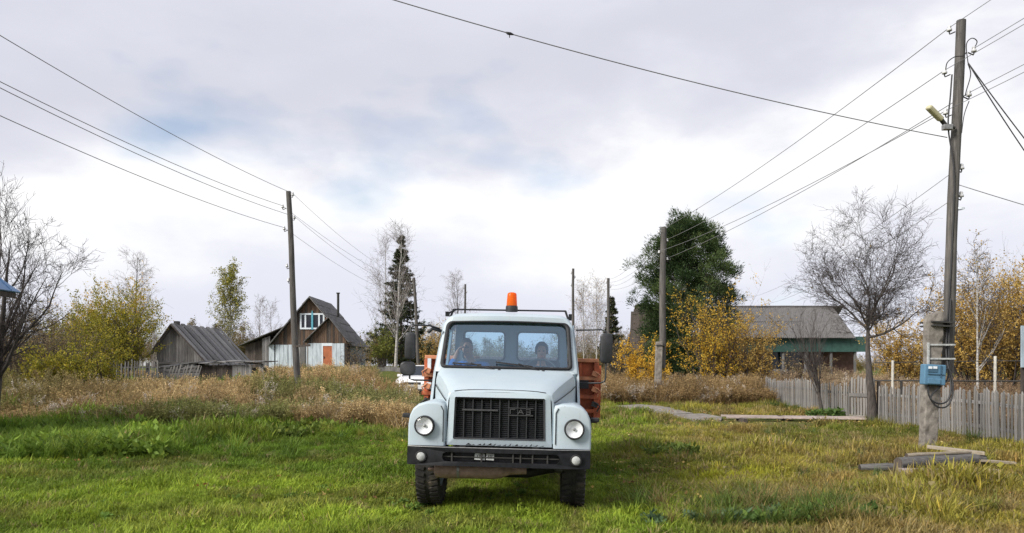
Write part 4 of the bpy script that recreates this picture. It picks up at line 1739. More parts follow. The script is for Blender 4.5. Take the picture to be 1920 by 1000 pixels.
BO = [Vector((x, by_(x), z)) for x, z in bo]
BI = [Vector((x, by_(x), z)) for x, z in bi]
mb.bridge(BO, BI)
mb.bridge(BI, [p + Vector((0, .035, 0)) for p in BI])
mb.bridge([p + Vector((0, .14, 0)) for p in BO], BO)
bp = mb.build('bumper', M['black_paint'], TR, smooth=True, weld=True, fix=True, sharp=40)
mb = MB()
mb.bx(-.66, .70, .10, .11, .565, .735)
mb.build('slot_back', M['black_rubber'], bp)
mb = MB()
mb.bx(-.008, .008, .02, .09, .59, .71)
sv = mb.mesh('slot_rib', M['dark_steel'])
for x in (-.50, -.18, .16, .24, .37, .53):
    inst('slot_rib', sv, bp, (x, 0, 0))
mb = MB()
mb.bx(-.595, .655, .03, .04, .645, .655)
mb.build('slot_bar', M['dark_steel'], bp)
for x0, x1 in ((-.255, -.145), (-.13, -.045)):
    mb = MB()
    mb.box(((x0 + x1) / 2, .045, .655), (x1 - x0, .006, .07), rot=(R(-8), R(3), 0))
    pl = mb.build('number_plate', M['grey_plate'], bp)
    mb = MB()
    for k in range(3):
        xx = x0 + (x1 - x0) * (.28 + .22 * k)
        mb.box((xx, .0395, .655), (.007, .003, .036), rot=(R(-8), R(3), 0))
    mb.build('worn_print', M['dark_steel'], pl)
for s in (-1, 1):
    fm = Matrix.Translation((s * .835, by_(.835) - .001, .645)) @ Matrix.Rotation(R(90), 4, 'X')
    fl = bpy.data.objects.new('fog_light', None)
    COL.objects.link(fl)
    fl.parent = TR
    mb = MB()
    mb.lathe([(.062, -.01), (.062, .01), (.052, .016), (.048, .008)], 24, fm)
    mb.build('ring', M['black_rubber'], fl, smooth=True)
    mb = MB()
    mb.lathe([(.046, .012), (.036, .019), (.018, .024), (0, .025)], 24, fm)
    mb.build('lens', M['grey_plate'], fl, smooth=True)
mb = MB()   # pale scuffed lip on the bumper's top edge
pts = []
for k in range(25):
    x = -.985 + k * 1.97 / 24
    pts.append((x, by_(x) + .006, .750))
mb.tube(pts, .006, 5)
mb.build('scuffed_lip', M['dull_metal'], bp)

# muffler under the bumper
mb = MB()
mz = .47
prof = [(-.80, .018), (-.73, .018), (-.729, .05), (-.71, .088), (-.60, .096), (-.05, .096), (.02, .085), (.12, .045), (.30, .04)]
mb.tube([(x, .33 + .05 * max(0, x + .1), mz + .01 * x) for x, r in prof], [r for x, r in prof], 20)
mu = mb.build('muffler', M['muffler'], TR, smooth=True, sharp=45)
mb = MB()
mb.tube([(-.47, .33, mz), (-.44, .33, mz)], .101, 20)
mb.bx(-.475, -.435, .30, .36, mz + .09, mz + .2)
mb.build('strap', M['dull_metal'], mu)
# chassis
mb = MB()
for s in (-1, 1):
    mb.bx(s * .40 - .035, s * .40 + .035, .14, 6.2, .60, .78)
    mb.bx(s * .40 - .04, s * .40 + .04, .35, 1.45, .50, .545)
mb.bx(-.5, .5, .3, .5, .66, .76)
mb.build('chassis_frame', M['dark_steel'], TR)
mb = MB()
mb.tube([(-.78, .88, .47), (-.5, .88, .42), (-.3, .88, .37), (.3, .88, .37), (.5, .88, .42), (.78, .88, .47)], .055, 10)
mb.build('front_axle', M['dark_steel'], TR, smooth=True)
mb = MB()
mb.box((0.02, 1.0, .62), (.42, .7, .42))
mb.build('engine_sump', M['dark_steel'], TR, bevel=.05)
mb = MB()
mb.box((.66, .55, .56), (.10, .35, .22))
mb.build('steering_box', M['dark_steel'], TR, bevel=.03)
mb = MB()
mb.tube([(-.78, 4.55, .48), (.78, 4.55, .48)], .08, 10)
mb.lathe([(.05, -.2), (.19, -.08), (.19, .08), (.05, .2)], 16, Matrix.Translation((0, 4.55, .48)) @ Matrix.Rotation(R(90), 4, 'Y'))
mb.build('rear_axle', M['dark_steel'], TR, smooth=True)


# wheels
def tyre_mesh():
    mb = MB()
    w = .135
    prof = [(.28, -w * .75), (.33, -w * .95), (.42, -w), (.462, -w * .9), (.472, -w * .6), (.474, 0), (.472, w * .6), (.462, w * .9), (.42, w), (.33, w * .95), (.28, w * .75)]
    mb.lathe(prof, 48)
    n = 40
    for k in range(n):
        a = 2 * math.pi * k / n
        for sd in (-1, 1):
            aa = a + (math.pi / n if sd > 0 else 0)
            m = Matrix.Rotation(aa, 4, 'Z') @ Matrix.Translation((.475, 0, sd * .078)) @ Matrix.Rotation(R(16 * sd), 4, 'X')
            b = MB()
            b.box((0, 0, 0), (.03, .044, .105))
            i = mb.add([m @ Vector(p) for p in b.v])
            mb.f += [tuple(i[q] for q in f) for f in b.f]
    return mb.mesh('tyre', M['tyre'])


def rim_mesh():
    mb = MB()
    mb.lathe([(.282, -.11), (.27, -.09), (.255, -.05), (.20, -.03), (.16, -.06), (.10, -.07), (.085, -.13), (0, -.135)], 32)
    mb.lathe([(.282, .11), (.27, .06), (.2, .03), (0, .03)], 32)
    return mb.mesh('rim', M['blue_paint'], smooth=True)


TY, RM = tyre_mesh(), rim_mesh()


def wheel(x, y, z, s):
    w = bpy.data.objects.new('wheel', None)
    COL.objects.link(w)
    w.parent = TR
    w.location = (x, y, z)
    w.rotation_euler = (0, R(90) if s < 0 else R(-90), 0)
    inst('tyre', TY, w)
    inst('rim', RM, w)


wheel(-.832, .88, .475, -1)
wheel(.832, .88, .475, 1)
for s in (-1, 1):
    wheel(s * .86, 4.55, .475, s)
    wheel(s * .56, 4.55, .475, s)

# wipers
for pv, a, b, kk in (((.185 - .26, 1.60), (-.66, 1.66), (-.30, 1.645), 0), ((.46, 1.60), (-.12, 1.68), (.33, 1.635), 1)):
    def sp(x, z, o=.03):
        return Vector((x, yf(z) + wrapy(x) - o, z))
    wp = MB()
    wp.tube([sp(pv[0], pv[1] - .03), sp((a[0] + b[0]) / 2 + .05, (a[1] + b[1]) / 2 + .012, .045)], .009, 6)
    wp.lathe([(.02, -.02), (.02, .03), (0, .035)], 10, Matrix.Translation(sp(pv[0], pv[1] - .03)) @ Matrix.Rotation(R(60), 4, 'X'))
    wo_ = wp.build('wiper', M['black_plastic'], TR)
    mb = MB()
    mb.bar(sp(*a, .03), sp(*b, .03), .014, .02)
    mb.build('blade', M['black_rubber'], wo_)

# mirrors
def mirror_shell(c, w, h, d=.07):
    mb = MB()
    o1, _ = rrect(-w / 2, w / 2, -h / 2, h / 2, w * .35, 5)
    c = Vector(c)
    r0 = [c + Vector((x * .80, -d * .5, z * .9)) for x, z in o1]
    r1 = [c + Vector((x * .96, -d * .35, z * .98)) for x, z in o1]
    r2 = [c + Vector((x, d * .1, z)) for x, z in o1]
    r3 = [c + Vector((x * .95, d * .5, z * .97)) for x, z in o1]
    mb.loft([r0, r1, r2, r3], closed=True, cap0=True)
    g = MB()
    g.poly([p - Vector((0, .008, 0)) for p in r3])
    return mb, g


for s, c, w, h in ((-1, (-1.215, 1.32, 1.865), .135, .34), (1, (1.235, 1.32, 1.885), .155, .37)):
    mm = bpy.data.objects.new('mirror', None)
    COL.objects.link(mm)
    mm.parent = TR
    a, g = mirror_shell(c, w, h)
    a.build('housing', M['black_plastic'], mm, smooth=True, fix=True, sharp=45)
    g.build('mirror_glass', M['mirror_glass'], mm)
    arm = MB()
    top = 2.11
    if s < 0:
        arm.tube([(-.86, 1.42, 2.09), (-.98, 1.37, 2.125), (-1.17, 1.34, 2.125), (-1.215, 1.33, 2.09), (-1.215, 1.33, 1.45), (-1.16, 1.34, 1.435), (-.9, 1.38, 1.435)], .011, 7)
        arm.tube([(-.84, 1.44, 2.06), (-.95, 1.40, 2.09), (-1.0, 1.37, 2.04)], .022, 7)
    else:
        arm.tube([(.86, 1.42, 2.105), (1.17, 1.34, 2.115), (1.235, 1.33, 2.09), (1.235, 1.33, 1.52), (1.22, 1.33, 1.47), (1.17, 1.34, 1.45), (.9, 1.38, 1.44)], .011, 7)
    arm.build('arm', M['black_plastic'], mm, smooth=True)
    if s < 0:
        a2, g2 = mirror_shell((-1.235, 1.30, 1.58), .20, .17, .06)
        a2.build('wide_angle_housing', M['black_plastic'], mm, smooth=True, fix=True, sharp=45)
        g2.build('mirror_glass', M['mirror_glass'], mm)

# roof bar and beacon
RB = MB()
RB.tube([(-.74, 1.75, 2.362), (.74, 1.75, 2.366)], .011, 8)
for x in (-.73, .73):
    RB.tube([(x, 1.75, 2.365), (x * 1.05, 1.72, 2.26)], .014, 6)
RB.tube([(-.70, 1.75, 2.362), (-.78, 1.62, 2.30)], .012, 6)
RB.box((-.79, 1.60, 2.29), (.05, .06, .06))
RB.box((.79, 1.65, 2.28), (.04, .06, .08))
RB.build('roof_bar', M['black_paint'], TR)
be = bpy.data.objects.new('beacon', None)
COL.objects.link(be)
be.parent = TR
bm_ = Matrix.Translation((.03, 1.75, 2.365))
mb = MB()
mb.lathe([(.078, -.02), (.080, .02), (.077, .052), (.066, .060)], 28, bm_, cap=(True, True))
mb.build('base', M['black_plastic'], be, smooth=True, sharp=40)
mb = MB()
mb.lathe([(.070, .056), (.066, .12), (.060, .205), (.054, .222), (.03, .232), (0, .234)], 28, bm_)
mb.build('lens', M['amber'], be, smooth=True)

# load bed
BED = bpy.data.objects.new('load_bed', None)
COL.objects.link(BED)
BED.parent = TR
hb0, hb1, bw_ = .92, 1.71, 1.24
mb = MB()
mb.bx(-bw_ + .05, bw_ - .05, 2.72, 2.75, hb0, hb1)
mb.build('headboard', M['rust_orange'], BED)
mb = MB()
mb.bx(-bw_, bw_, 2.62, 2.78, hb1, hb1 + .055)
mb.build('top_rail', M['rust_light'], BED, bevel=.01)
for s in (-1, 1):
    mb = MB()
    mb.bx(s * (bw_ - .03) - .035, s * (bw_ - .03) + .035, 2.62, 2.72, hb0 - .06, hb1)
    mb.build('corner_post', M['rust_orange'], BED, bevel=.01)
    mb = MB()
    mb.bx(s * (bw_ - .26) - .02, s * (bw_ - .26) + .02, 2.64, 2.72, hb0, hb1)
    mb.build('stiffener', M['rust_orange'], BED, bevel=.006)
    mb = MB()
    mb.bx(s * bw_ - .02, s * bw_ + .02, 2.80, 6.3, hb0 + .02, hb1 - .06)
    mb.build('side_board', M['rust_orange'], BED)
    for k in range(5):
        mb = MB()
        yy = 3.1 + k * .75
        mb.bx(s * (bw_ + .045) - .025, s * (bw_ + .045) + .025, yy, yy + .08, hb0 - .02, hb1 - .04)
        mb.build('side_rib', M['rust_orange'], BED)
    for z in (1.00, 1.20, 1.46):
        mb = MB()
        mb.bx(min(s * .84, s * (bw_ + .03)), max(s * .84, s * (bw_ + .03)), 2.60, 2.66, z, z + .05)
        mb.build('cross_rib', M['rust_orange'] if z != 1.46 else M['rust_light'], BED)
    for z in (1.12, 1.33, 1.55):   # latches
        mb = MB()
        mb.box((s * (bw_ - .05), 2.58, z), (.09, .05, .07), rot=(0, R(20), 0))
        mb.tube([(s * (bw_ - .05), 2.56, z + .03), (s * (bw_ + .02), 2.54, z - .02), (s * (bw_ - .02), 2.55, z - .1)], .012, 6)
        mb.build('latch', M['rust_light'] if z > 1.3 else M['dark_steel'], BED)
    mb = MB()
    mb.box((s * (bw_ - .22), 2.58, 1.40), (.16, .06, .12))
    mb.build('lamp_box', M['black_rubber'], BED)
for x, z, w, h in ((-1.17, 1.56, .05, .16), (-1.17, 1.28, .07, .10)):
    mb = MB()
    mb.bx(x - w / 2, x + w / 2, 2.60, 2.615, z, z + h)
    mb.build('white_tab', M['win_white'], BED)
mb = MB()
mb.bx(-bw_, bw_, 2.8, 6.3, hb0 - .08, hb0)
mb.build('bed_floor', M['dark_steel'], BED)
mb = MB()
mb.bx(-bw_, bw_, 6.26, 6.3, hb0 + .02, hb1 - .06)
mb.build('tailgate', M['rust_orange'], BED)
for s in (-1, 1):
    mb = MB()
    mb.box((s * .95, 2.95, .78), (.42, .55, .34))
    mb.build('side_tank', M['dark_steel'], BED, bevel=.04)


# ---------------------------------------------------------------- people in the cab
def skin_mesh(name, joints, edges, mat, parent=None, sub=2):
    me = bpy.data.meshes.new(name)
    ks = list(joints)
    me.from_pydata([joints[k][0] for k in ks], [(ks.index(a), ks.index(b)) for a, b in edges], [])
    me.materials.append(mat)
    o = bpy.data.objects.new(name, me)
    COL.objects.link(o)
    o.parent = parent
    m = o.modifiers.new('skin', 'SKIN')
    m.use_smooth_shade = True
    for i, k in enumerate(ks):
        r = joints[k][1]
        me.skin_vertices[0].data[i].radius = r if isinstance(r, tuple) else (r, r)
    me.skin_vertices[0].data[0].use_root = True
    s = o.modifiers.new('sub', 'SUBSURF')
    s.levels = s.render_levels = sub
    return o


def person(label, loc, arms, jacket, hair_mat, head_tilt=0.0, cap=None):
    """a seated figure facing -y; loc is the seat point in truck space"""
    root = thing('person', label, 'person')
    root.matrix_world = TR.matrix_basis @ Matrix.Translation(loc)
    ht = Vector((math.sin(head_tilt) * .1, -.02, 0))
    J = {'pelvis': ((0, 0, .08), .13), 'waist': ((0, .02, .22), .125), 'chest': ((0, .03, .40), (.165, .12)), 'neck0': ((0, .02, .52), .07), 'neck1': ((ht.x * .3, .0, .58), .055)}
    E = [('pelvis', 'waist'), ('waist', 'chest'), ('chest', 'neck0'), ('neck0', 'neck1')]
    for s, n in ((-1, 'l'), (1, 'r')):
        el, wr = arms[n]
        J[n + 'sh'] = ((s * .185, .03, .46), .062)
        J[n + 'el'] = (el, .047)
        J[n + 'wr'] = (wr, .03)
        hd = (Vector(wr) - Vector(el)).normalized()
        side = hd.cross(Vector((s * 1.0, 0, .25))).normalized()
        pm = Vector(wr) + hd * .05
        J[n + 'pa'] = (tuple(pm), (.036, .02))
        E += [('chest', n + 'sh'), (n + 'sh', n + 'el'), (n + 'el', n + 'wr'), (n + 'wr', n + 'pa')]
        crl = hd.cross(side).normalized()
        for f, (o_, ln) in enumerate(((-.028, .062), (-.01, .072), (.009, .068), (.027, .054))):
            b = pm + side * o_ + hd * .042
            c = b + hd * ln * .55 + crl * .012
            e = c + hd * ln * .3 + crl * .03
            J[f'{n}f{f}a'], J[f'{n}f{f}b'], J[f'{n}f{f}c'] = (tuple(b), .0095), (tuple(c), .009), (tuple(e), .0075)
            E += [(n + 'pa', f'{n}f{f}a'), (f'{n}f{f}a', f'{n}f{f}b'), (f'{n}f{f}b', f'{n}f{f}c')]
        t0 = pm - side * .04
        t1 = t0 - side * .02 + hd * .03
        J[n + 'ta'], J[n + 'tb'] = (tuple(t0), .011), (tuple(t1), .009)
        E += [(n + 'pa', n + 'ta'), (n + 'ta', n + 'tb')]
        J[n + 'hip'] = ((s * .10, -.02, .06), .095)
        J[n + 'kn'] = ((s * .15, -.42, .09), .065)
        J[n + 'an'] = ((s * .15, -.46, -.16), .045)
        J[n + 'ft'] = ((s * .16, -.60, -.17), .035)
        E += [('pelvis', n + 'hip'), (n + 'hip', n + 'kn'), (n + 'kn', n + 'an'), (n + 'an', n + 'ft')]
    # head on top of the neck: chin, face, skull
    J['jaw'] = ((ht.x * .6, -.035, .635), (.058, .066))
    J['face'] = ((ht.x * .9, -.030, .70), (.072, .088))
    J['skull'] = ((ht.x * 1.1, -.012, .765), (.076, .092))
    J['crown'] = ((ht.x * 1.2, .0, .815), (.05, .06))
    J['nose'] = ((ht.x * .85, -.128, .692), .013)
    E += [('neck1', 'jaw'), ('jaw', 'face'), ('face', 'skull'), ('skull', 'crown'), ('face', 'nose')]
    body = skin_mesh('body', J, E, M['skin'], root)
    # jacket with sleeves, trousers
    K = {k: (J[k][0], tuple(x + .022 for x in (J[k][1] if isinstance(J[k][1], tuple) else (J[k][1],) * 2))) for k in ('pelvis', 'waist', 'chest', 'neck0', 'lsh', 'rsh', 'lel', 'rel', 'lwr', 'rwr')}
    K['lwr'] = (tuple(Vector(J['lel'][0]).lerp(Vector(J['lwr'][0]), .88)), (.045, .045))
    K['rwr'] = (tuple(Vector(J['rel'][0]).lerp(Vector(J['rwr'][0]), .88)), (.045, .045))
    K['neck0'] = ((0, .02, .525), (.078, .078))
    skin_mesh('jacket', K, [('pelvis', 'waist'), ('waist', 'chest'), ('chest', 'neck0'), ('chest', 'lsh'), ('chest', 'rsh'), ('lsh', 'lel'), ('rsh', 'rel'), ('lel', 'lwr'), ('rel', 'rwr')], jacket, root)
    Tt = {k: (J[k][0], (J[k][1] + .015,) * 2) for k in ('pelvis', 'lhip', 'rhip', 'lkn', 'rkn', 'lan', 'ran')}
    skin_mesh('trousers', Tt, [('pelvis', 'lhip'), ('pelvis', 'rhip'), ('lhip', 'lkn'), ('rhip', 'rkn'), ('lkn', 'lan'), ('rkn', 'ran')], M['dark_cloth'], root)
    mb = MB()
    hc = Vector((ht.x * 1.05, .0, .755))
    mb.lathe([(.0, .095), (.045, .088), (.075, .06), (.092, .02), (.094, -.02), (.088, -.06)], 20, Matrix.Translation(hc + Vector((0, .015, 0))) @ Matrix.Rotation(R(-14), 4, 'X') @ Matrix.Diagonal((.95, 1.12, 1, 1)))
    mb.build('hair' if cap is None else 'cap', cap or hair_mat, root, smooth=True)
    for s in (-1, 1):
        mb = MB()
        mb.lathe([(.0, .012), (.008, .009), (.012, 0), (.008, -.009), (0, -.012)], 10, Matrix.Translation((ht.x * .95 + s * .03, -.108, .725)))
        mb.build('eye', M['hair'], root, smooth=True)
        mb = MB()
        mb.box((ht.x * .95 + s * .081, .0, .71), (.018, .04, .06))
        mb.build('ear', M['skin'], root, bevel=.008)
    mb = MB()
    mb.box((ht.x * .75, -.103, .648), (.045, .012, .01))
    mb.build('mouth', M['rust_orange'], root, bevel=.004)
    return root


person('passenger in blue work jacket resting cheek on raised hand in truck cab', (-.50, 1.99, 1.15), {'l': ((-.27, -.20, .40), (-.20, -.17, .60)), 'r': ((.27, -.14, .26), (.10, -.36, .20))}, M['blue_cloth'], M['hair'], -.9)
person('driver in dark jacket and cap holding the steering wheel', (.43, 1.97, 1.12), {'l': ((-.27, -.12, .26), (-.20, -.33, .42)), 'r': ((.27, -.12, .26), (.20, -.33, .42))}, M['dark_cloth'], M['hair'], .0, cap=M['dark_cloth'])

# ---------------------------------------------------------------- white car parked behind the truck
CAR = thing('parked_car', 'white car parked on the track behind the truck', 'car', (-4.70, 35.0, g1(-4.70, 35.0) - .03), (0, 0, R(-6)))
def car_ring(y, hw, zs):
    return [Vector((-hw, y, zs[0])), Vector((-hw * 1.02, y, zs[0] + (zs[1] - zs[0]) * .5)), Vector((-hw * .97, y, zs[1] - .05)), Vector((-hw * .85, y, zs[1])), Vector((0, y, zs[1] + .03)),
            Vector((hw * .85, y, zs[1])), Vector((hw * .97, y, zs[1] - .05)), Vector((hw * 1.02, y, zs[0] + (zs[1] - zs[0]) * .5)), Vector((hw, y, zs[0]))]


mb = MB()
mb.loft([car_ring(y, h, z) for y, h, z in ((0, .72, (.28, .70)), (.06, .80, (.24, .78)), (.3, .86, (.22, .86)), (1.1, .88, (.22, .98)), (2.2, .88, (.22, 1.0)), (3.6, .88, (.22, 1.02)), (4.1, .84, (.25, .98)), (4.25, .74, (.3, .8)))], cap0=True, cap1=True)
cb_ = mb.build('body', M['white_paint'], CAR, smooth=True, fix=True, sharp=50)
mb = MB()
gh = [[Vector((-.80, 1.15, .98)), Vector((.80, 1.15, .98)), Vector((.80, 3.8, 1.0)), Vector((-.80, 3.8, 1.0))], [Vector((-.60, 1.85, 1.46)), Vector((.60, 1.85, 1.46)), Vector((.60, 3.2, 1.46)), Vector((-.60, 3.2, 1.46))]]
mb.loft(gh, closed=True)
mb.build('windows', M['dark_pane'], CAR)
mb = MB()
mb.box((0, 2.52, 1.475), (1.24, 1.42, .05))
mb.build('roof', M['white_paint'], CAR, bevel=.02)
for i in range(4):
    mb = MB()
    mb.tube([gh[0][i], gh[1][i]], .04, 6)
    mb.build('pillar', M['white_paint'], CAR)
mb = MB()
mb.bx(-.42, .42, -.02, .08, .60, .70)
mb.build('grille', M['black_plastic'], CAR)
mb = MB()
mb.bx(-.6, .6, -.03, .06, .28, .38)
mb.build('lower_intake', M['black_plastic'], CAR)
mb = MB()
mb.bx(-.26, .26, -.035, -.02, .44, .55)
mb.build('number_plate', M['grey_plate'], CAR)
for s in (-1, 1):
    mb = MB()
    mb.box((s * .63, .03, .66), (.30, .14, .12), rot=(0, R(-6 * s), R(14 * s)))
    mb.build('headlight', M['reflector'], CAR, bevel=.03)
    mb = MB()
    mb.box((s * .98, 1.45, 1.0), (.18, .1, .13))
    mb.build('mirror', M['white_paint'], CAR, bevel=.03)
    for y in (.78, 3.4):
        w = bpy.data.objects.new('wheel', None)
        COL.objects.link(w)
        w.parent = CAR
        w.location = (s * .80, y, .31)
        w.rotation_euler = (0, R(90), 0)
        inst('tyre', TY, w, scl=(.64, .64, .7))
        inst('rim', RM, w, scl=(.64, .64, .7))


# ================================================================ plants: array helpers
def nrm(a):
    return a / np.maximum(np.linalg.norm(a, axis=-1, keepdims=True), 1e-9)


def tubes(pts, rad, sides=4):
    B, K, _ = pts.shape
    t = np.empty_like(pts)
    t[:, 1:-1] = pts[:, 2:] - pts[:, :-2]
    t[:, 0] = pts[:, 1] - pts[:, 0]
    t[:, -1] = pts[:, -1] - pts[:, -2]
    t = nrm(t)
    ref = np.where(np.abs(t[:, :1, 2:3]) < .9, np.array([0, 0, 1.0]), np.array([1.0, 0, 0]))
    s = nrm(np.cross(t, np.broadcast_to(ref, t.shape)))
    u = np.cross(t, s)
    a = np.arange(sides) * 2 * np.pi / sides
    ring = s[:, :, None, :] * np.cos(a)[None, None, :, None] + u[:, :, None, :] * np.sin(a)[None, None, :, None]
    v = pts[:, :, None, :] + ring * rad[:, :, None, None]
    idx = np.arange(B * K * sides).reshape(B, K, sides)
    n = np.roll(idx, -1, axis=2)
    f = np.stack([idx[:, :-1], n[:, :-1], n[:, 1:], idx[:, 1:]], -1).reshape(-1, 4)
    return v.reshape(-1, 3), f


def grow(P0, R0, n, t0, t1, ang, angv, lf, K, wig, up, rr=.6, tip=.25, seed=None, min_r=.003, flat=0.0):
    """children of the branches P0 (B,K,3): n each, between t0 and t1 along the parent"""
    B, KP, _ = P0.shape
    t = rng.uniform(t0, t1, (B, n))
    t.sort(axis=1)
    x = t * (KP - 1)
    i = np.clip(x.astype(int), 0, KP - 2)
    fr = (x - i)[..., None]
    bi = np.arange(B)[:, None]
    base = P0[bi, i] * (1 - fr) + P0[bi, i + 1] * fr
    r = R0[bi, i] * (1 - fr[..., 0]) + R0[bi, i + 1] * fr[..., 0]
    tan = nrm(P0[bi, i + 1] - P0[bi, i])
    plen = np.linalg.norm(np.diff(P0, axis=1), axis=-1).sum(1)[:, None]
    rnd = rng.normal(size=tan.shape)
    rnd[..., 2] *= (1 - flat)
    perp = nrm(rnd - tan * (rnd * tan).sum(-1, keepdims=True))
    # spread around the parent
    a = np.radians(rng.normal(ang, angv, (B, n)))[..., None]
    d = nrm(tan * np.cos(a) + perp * np.sin(a))
    L = (lf(t) if callable(lf) else lf) * plen * rng.uniform(.7, 1.25, (B, n))
    d = d.reshape(-1, 3)
    base = base.reshape(-1, 3)
    L = L.reshape(-1)
    r = np.maximum(r.reshape(-1) * rr, min_r)
    pts = np.empty((len(d), K, 3))
    pts[:, 0] = base
    step = (L / (K - 1))[:, None]
    for k in range(1, K):
        d = nrm(d + rng.normal(size=d.shape) * wig + np.array([0, 0, up]))
        pts[:, k] = pts[:, k - 1] + d * step
    tt = np.linspace(0, 1, K)
    rad = r[:, None] * (1 - (1 - tip) * tt)[None]
    return pts, np.maximum(rad, min_r * .6)


def leaves_at(pts, n, spread, size, up=0.0, tint_lo=0, tint_hi=1, aspect=.6, t0=.2):
    """n leaf quads per polyline, scattered round it"""
    B, K, _ = pts.shape
    t = rng.uniform(t0, 1, (B, n)) * (K - 1)
    i = np.clip(t.astype(int), 0, K - 2)
    fr = (t - i)[..., None]
    bi = np.arange(B)[:, None]
    c = (pts[bi, i] * (1 - fr) + pts[bi, i + 1] * fr).reshape(-1, 3)
    c = c + rng.normal(size=c.shape) * spread
    return quads(c, size, up, tint_lo, tint_hi, aspect)


def quads(c, size, up=0.0, tint_lo=0, tint_hi=1, aspect=.6, dirs=None):
    N = len(c)
    a = nrm(rng.normal(size=(N, 3)) + np.array([0, 0, up])) if dirs is None else nrm(dirs + rng.normal(size=(N, 3)) * .25)
    b = rng.normal(size=(N, 3))
    b = nrm(b - a * (a * b).sum(-1, keepdims=True))
    s = (size * rng.uniform(.6, 1.35, N))[:, None]
    A, Bv = a * s, b * s * aspect
    v = np.stack([c, c + A * .5 + Bv * .5, c + A, c + A * .5 - Bv * .5], 1).reshape(-1, 3)
    f = np.arange(N * 4).reshape(N, 4)
    tint = np.repeat(rng.uniform(tint_lo, tint_hi, N), 4)
    return v, f, tint


def arr_mesh(name, chunks, mat, smooth=False):
    """chunks: list of (v, f[, tint]) with quads"""
    vs_, fs_, ts_ = [], [], []
    o = 0
    for ch in chunks:
        v, f = ch[0], ch[1]
        vs_.append(v)
        fs_.append(f + o)
        ts_.append(ch[2] if len(ch) > 2 else np.full(len(v), .5))
        o += len(v)
    v, f, t = np.concatenate(vs_), np.concatenate(fs_), np.concatenate(ts_)
    me = bpy.data.meshes.new(name)
    me.vertices.add(len(v))
    me.vertices.foreach_set('co', v.astype(np.float32).ravel())
    me.loops.add(f.size)
    me.loops.foreach_set('vertex_index', f.astype(np.int32).ravel())
    me.polygons.add(len(f))
    me.polygons.foreach_set('loop_start', np.arange(0, f.size, f.shape[1], dtype=np.int32))
    at = me.attributes.new('tint', 'FLOAT', 'POINT')
    at.data.foreach_set('value', t.astype(np.float32))
    me.update(calc_edges=True)
    me.validate()
    if smooth:
        me.polygons.foreach_set('use_smooth', [True] * len(me.polygons))
    me.materials.append(mat)
    return me


def put(name, me, parent=None, loc=(0, 0, 0)):
    o = bpy.data.objects.new(name, me)
    COL.objects.link(o)
    o.parent = parent
    o.location = loc
    return o


# ---------------------------------------------------------------- bark and leaves
def bark(name, c1, c2, scale=6, stretch=(3, 3, .8)):
    m, nt, b = new_mat(name)
    f = noise_tex(nt, scale, 6, .65, stretch)
    nt.links.new(ramp(nt, f, [(.3, c1), (.7, c2)]), b.inputs['Base Color'])
    b.inputs['Roughness'].default_value = .9
    b.inputs['Specular IOR Level'].default_value = .15
    bump(nt, b, f, .6, .02)
    return m


M['bark'] = bark('dark_bark', (.035, .03, .027), (.12, .105, .095))
M['twig'] = bark('twig_bark', (.05, .042, .04), (.11, .095, .09))
M['pale_twig'] = bark('pale_twig_bark', (.17, .14, .13), (.30, .26, .24))
M['birch_bark'] = bark('birch_bark', (.12, .11, .10), (.62, .60, .56), 4, (1, 1, 6))
M['leaf_yellow'] = leaf_mat('yellow_leaf', [(0, (0.267, 0.217, 0.033)), (.35, (0.567, 0.350, 0.041)), (.7, (0.767, 0.467, 0.049)), (1, (0.500, 0.434, 0.083))])
M['leaf_gold'] = leaf_mat('golden_leaf', [(0, (0.250, 0.167, 0.049)), (.4, (0.534, 0.333, 0.083)), (.75, (0.700, 0.483, 0.133)), (1, (0.400, 0.316, 0.100))])
M['leaf_olive'] = leaf_mat('olive_yellow_leaf', [(0, (0.116, 0.131, 0.017)), (.4, (0.275, 0.261, 0.029)), (.75, (0.478, 0.377, 0.036)), (1, (0.232, 0.232, 0.043))])
M['leaf_lime'] = leaf_mat('lime_leaf', [(0, (0.116, 0.145, 0.029)), (.45, (0.275, 0.275, 0.051)), (.8, (0.464, 0.392, 0.072)), (1, (0.348, 0.290, 0.087))])
M['leaf_brown'] = leaf_mat('brown_leaf', [(0, (0.102, 0.072, 0.043)), (.5, (0.217, 0.160, 0.087)), (1, (0.290, 0.232, 0.116))])
M['needle'] = leaf_mat('cedar_needle', [(0, (.012, .026, .010)), (.5, (.036, .066, .022)), (1, (.125, .165, .055))], trans=.15)
M['spruce'] = leaf_mat('spruce_needle', [(0, (.018, .026, .012)), (.5, (.045, .060, .026)), (1, (.09, .105, .05))], trans=.1)


def trunk_line(h, K=12, wig=.03, lean=(0, 0), base_r=.12, top_r=.02):
    t = np.linspace(0, 1, K)
    p = np.zeros((1, K, 3))
    w = np.cumsum(rng.normal(0, wig * h / K, (K, 2)), 0)
    p[0, :, 0] = w[:, 0] + lean[0] * t
    p[0, :, 1] = w[:, 1] + lean[1] * t
    p[0, 0, :2] = 0
    p[0, :, 2] = -.15 + t * (h + .15)
    r = (base_r + (top_r - base_r) * t ** .8)[None]
    r[0, 0] *= 1.25
    return p, r


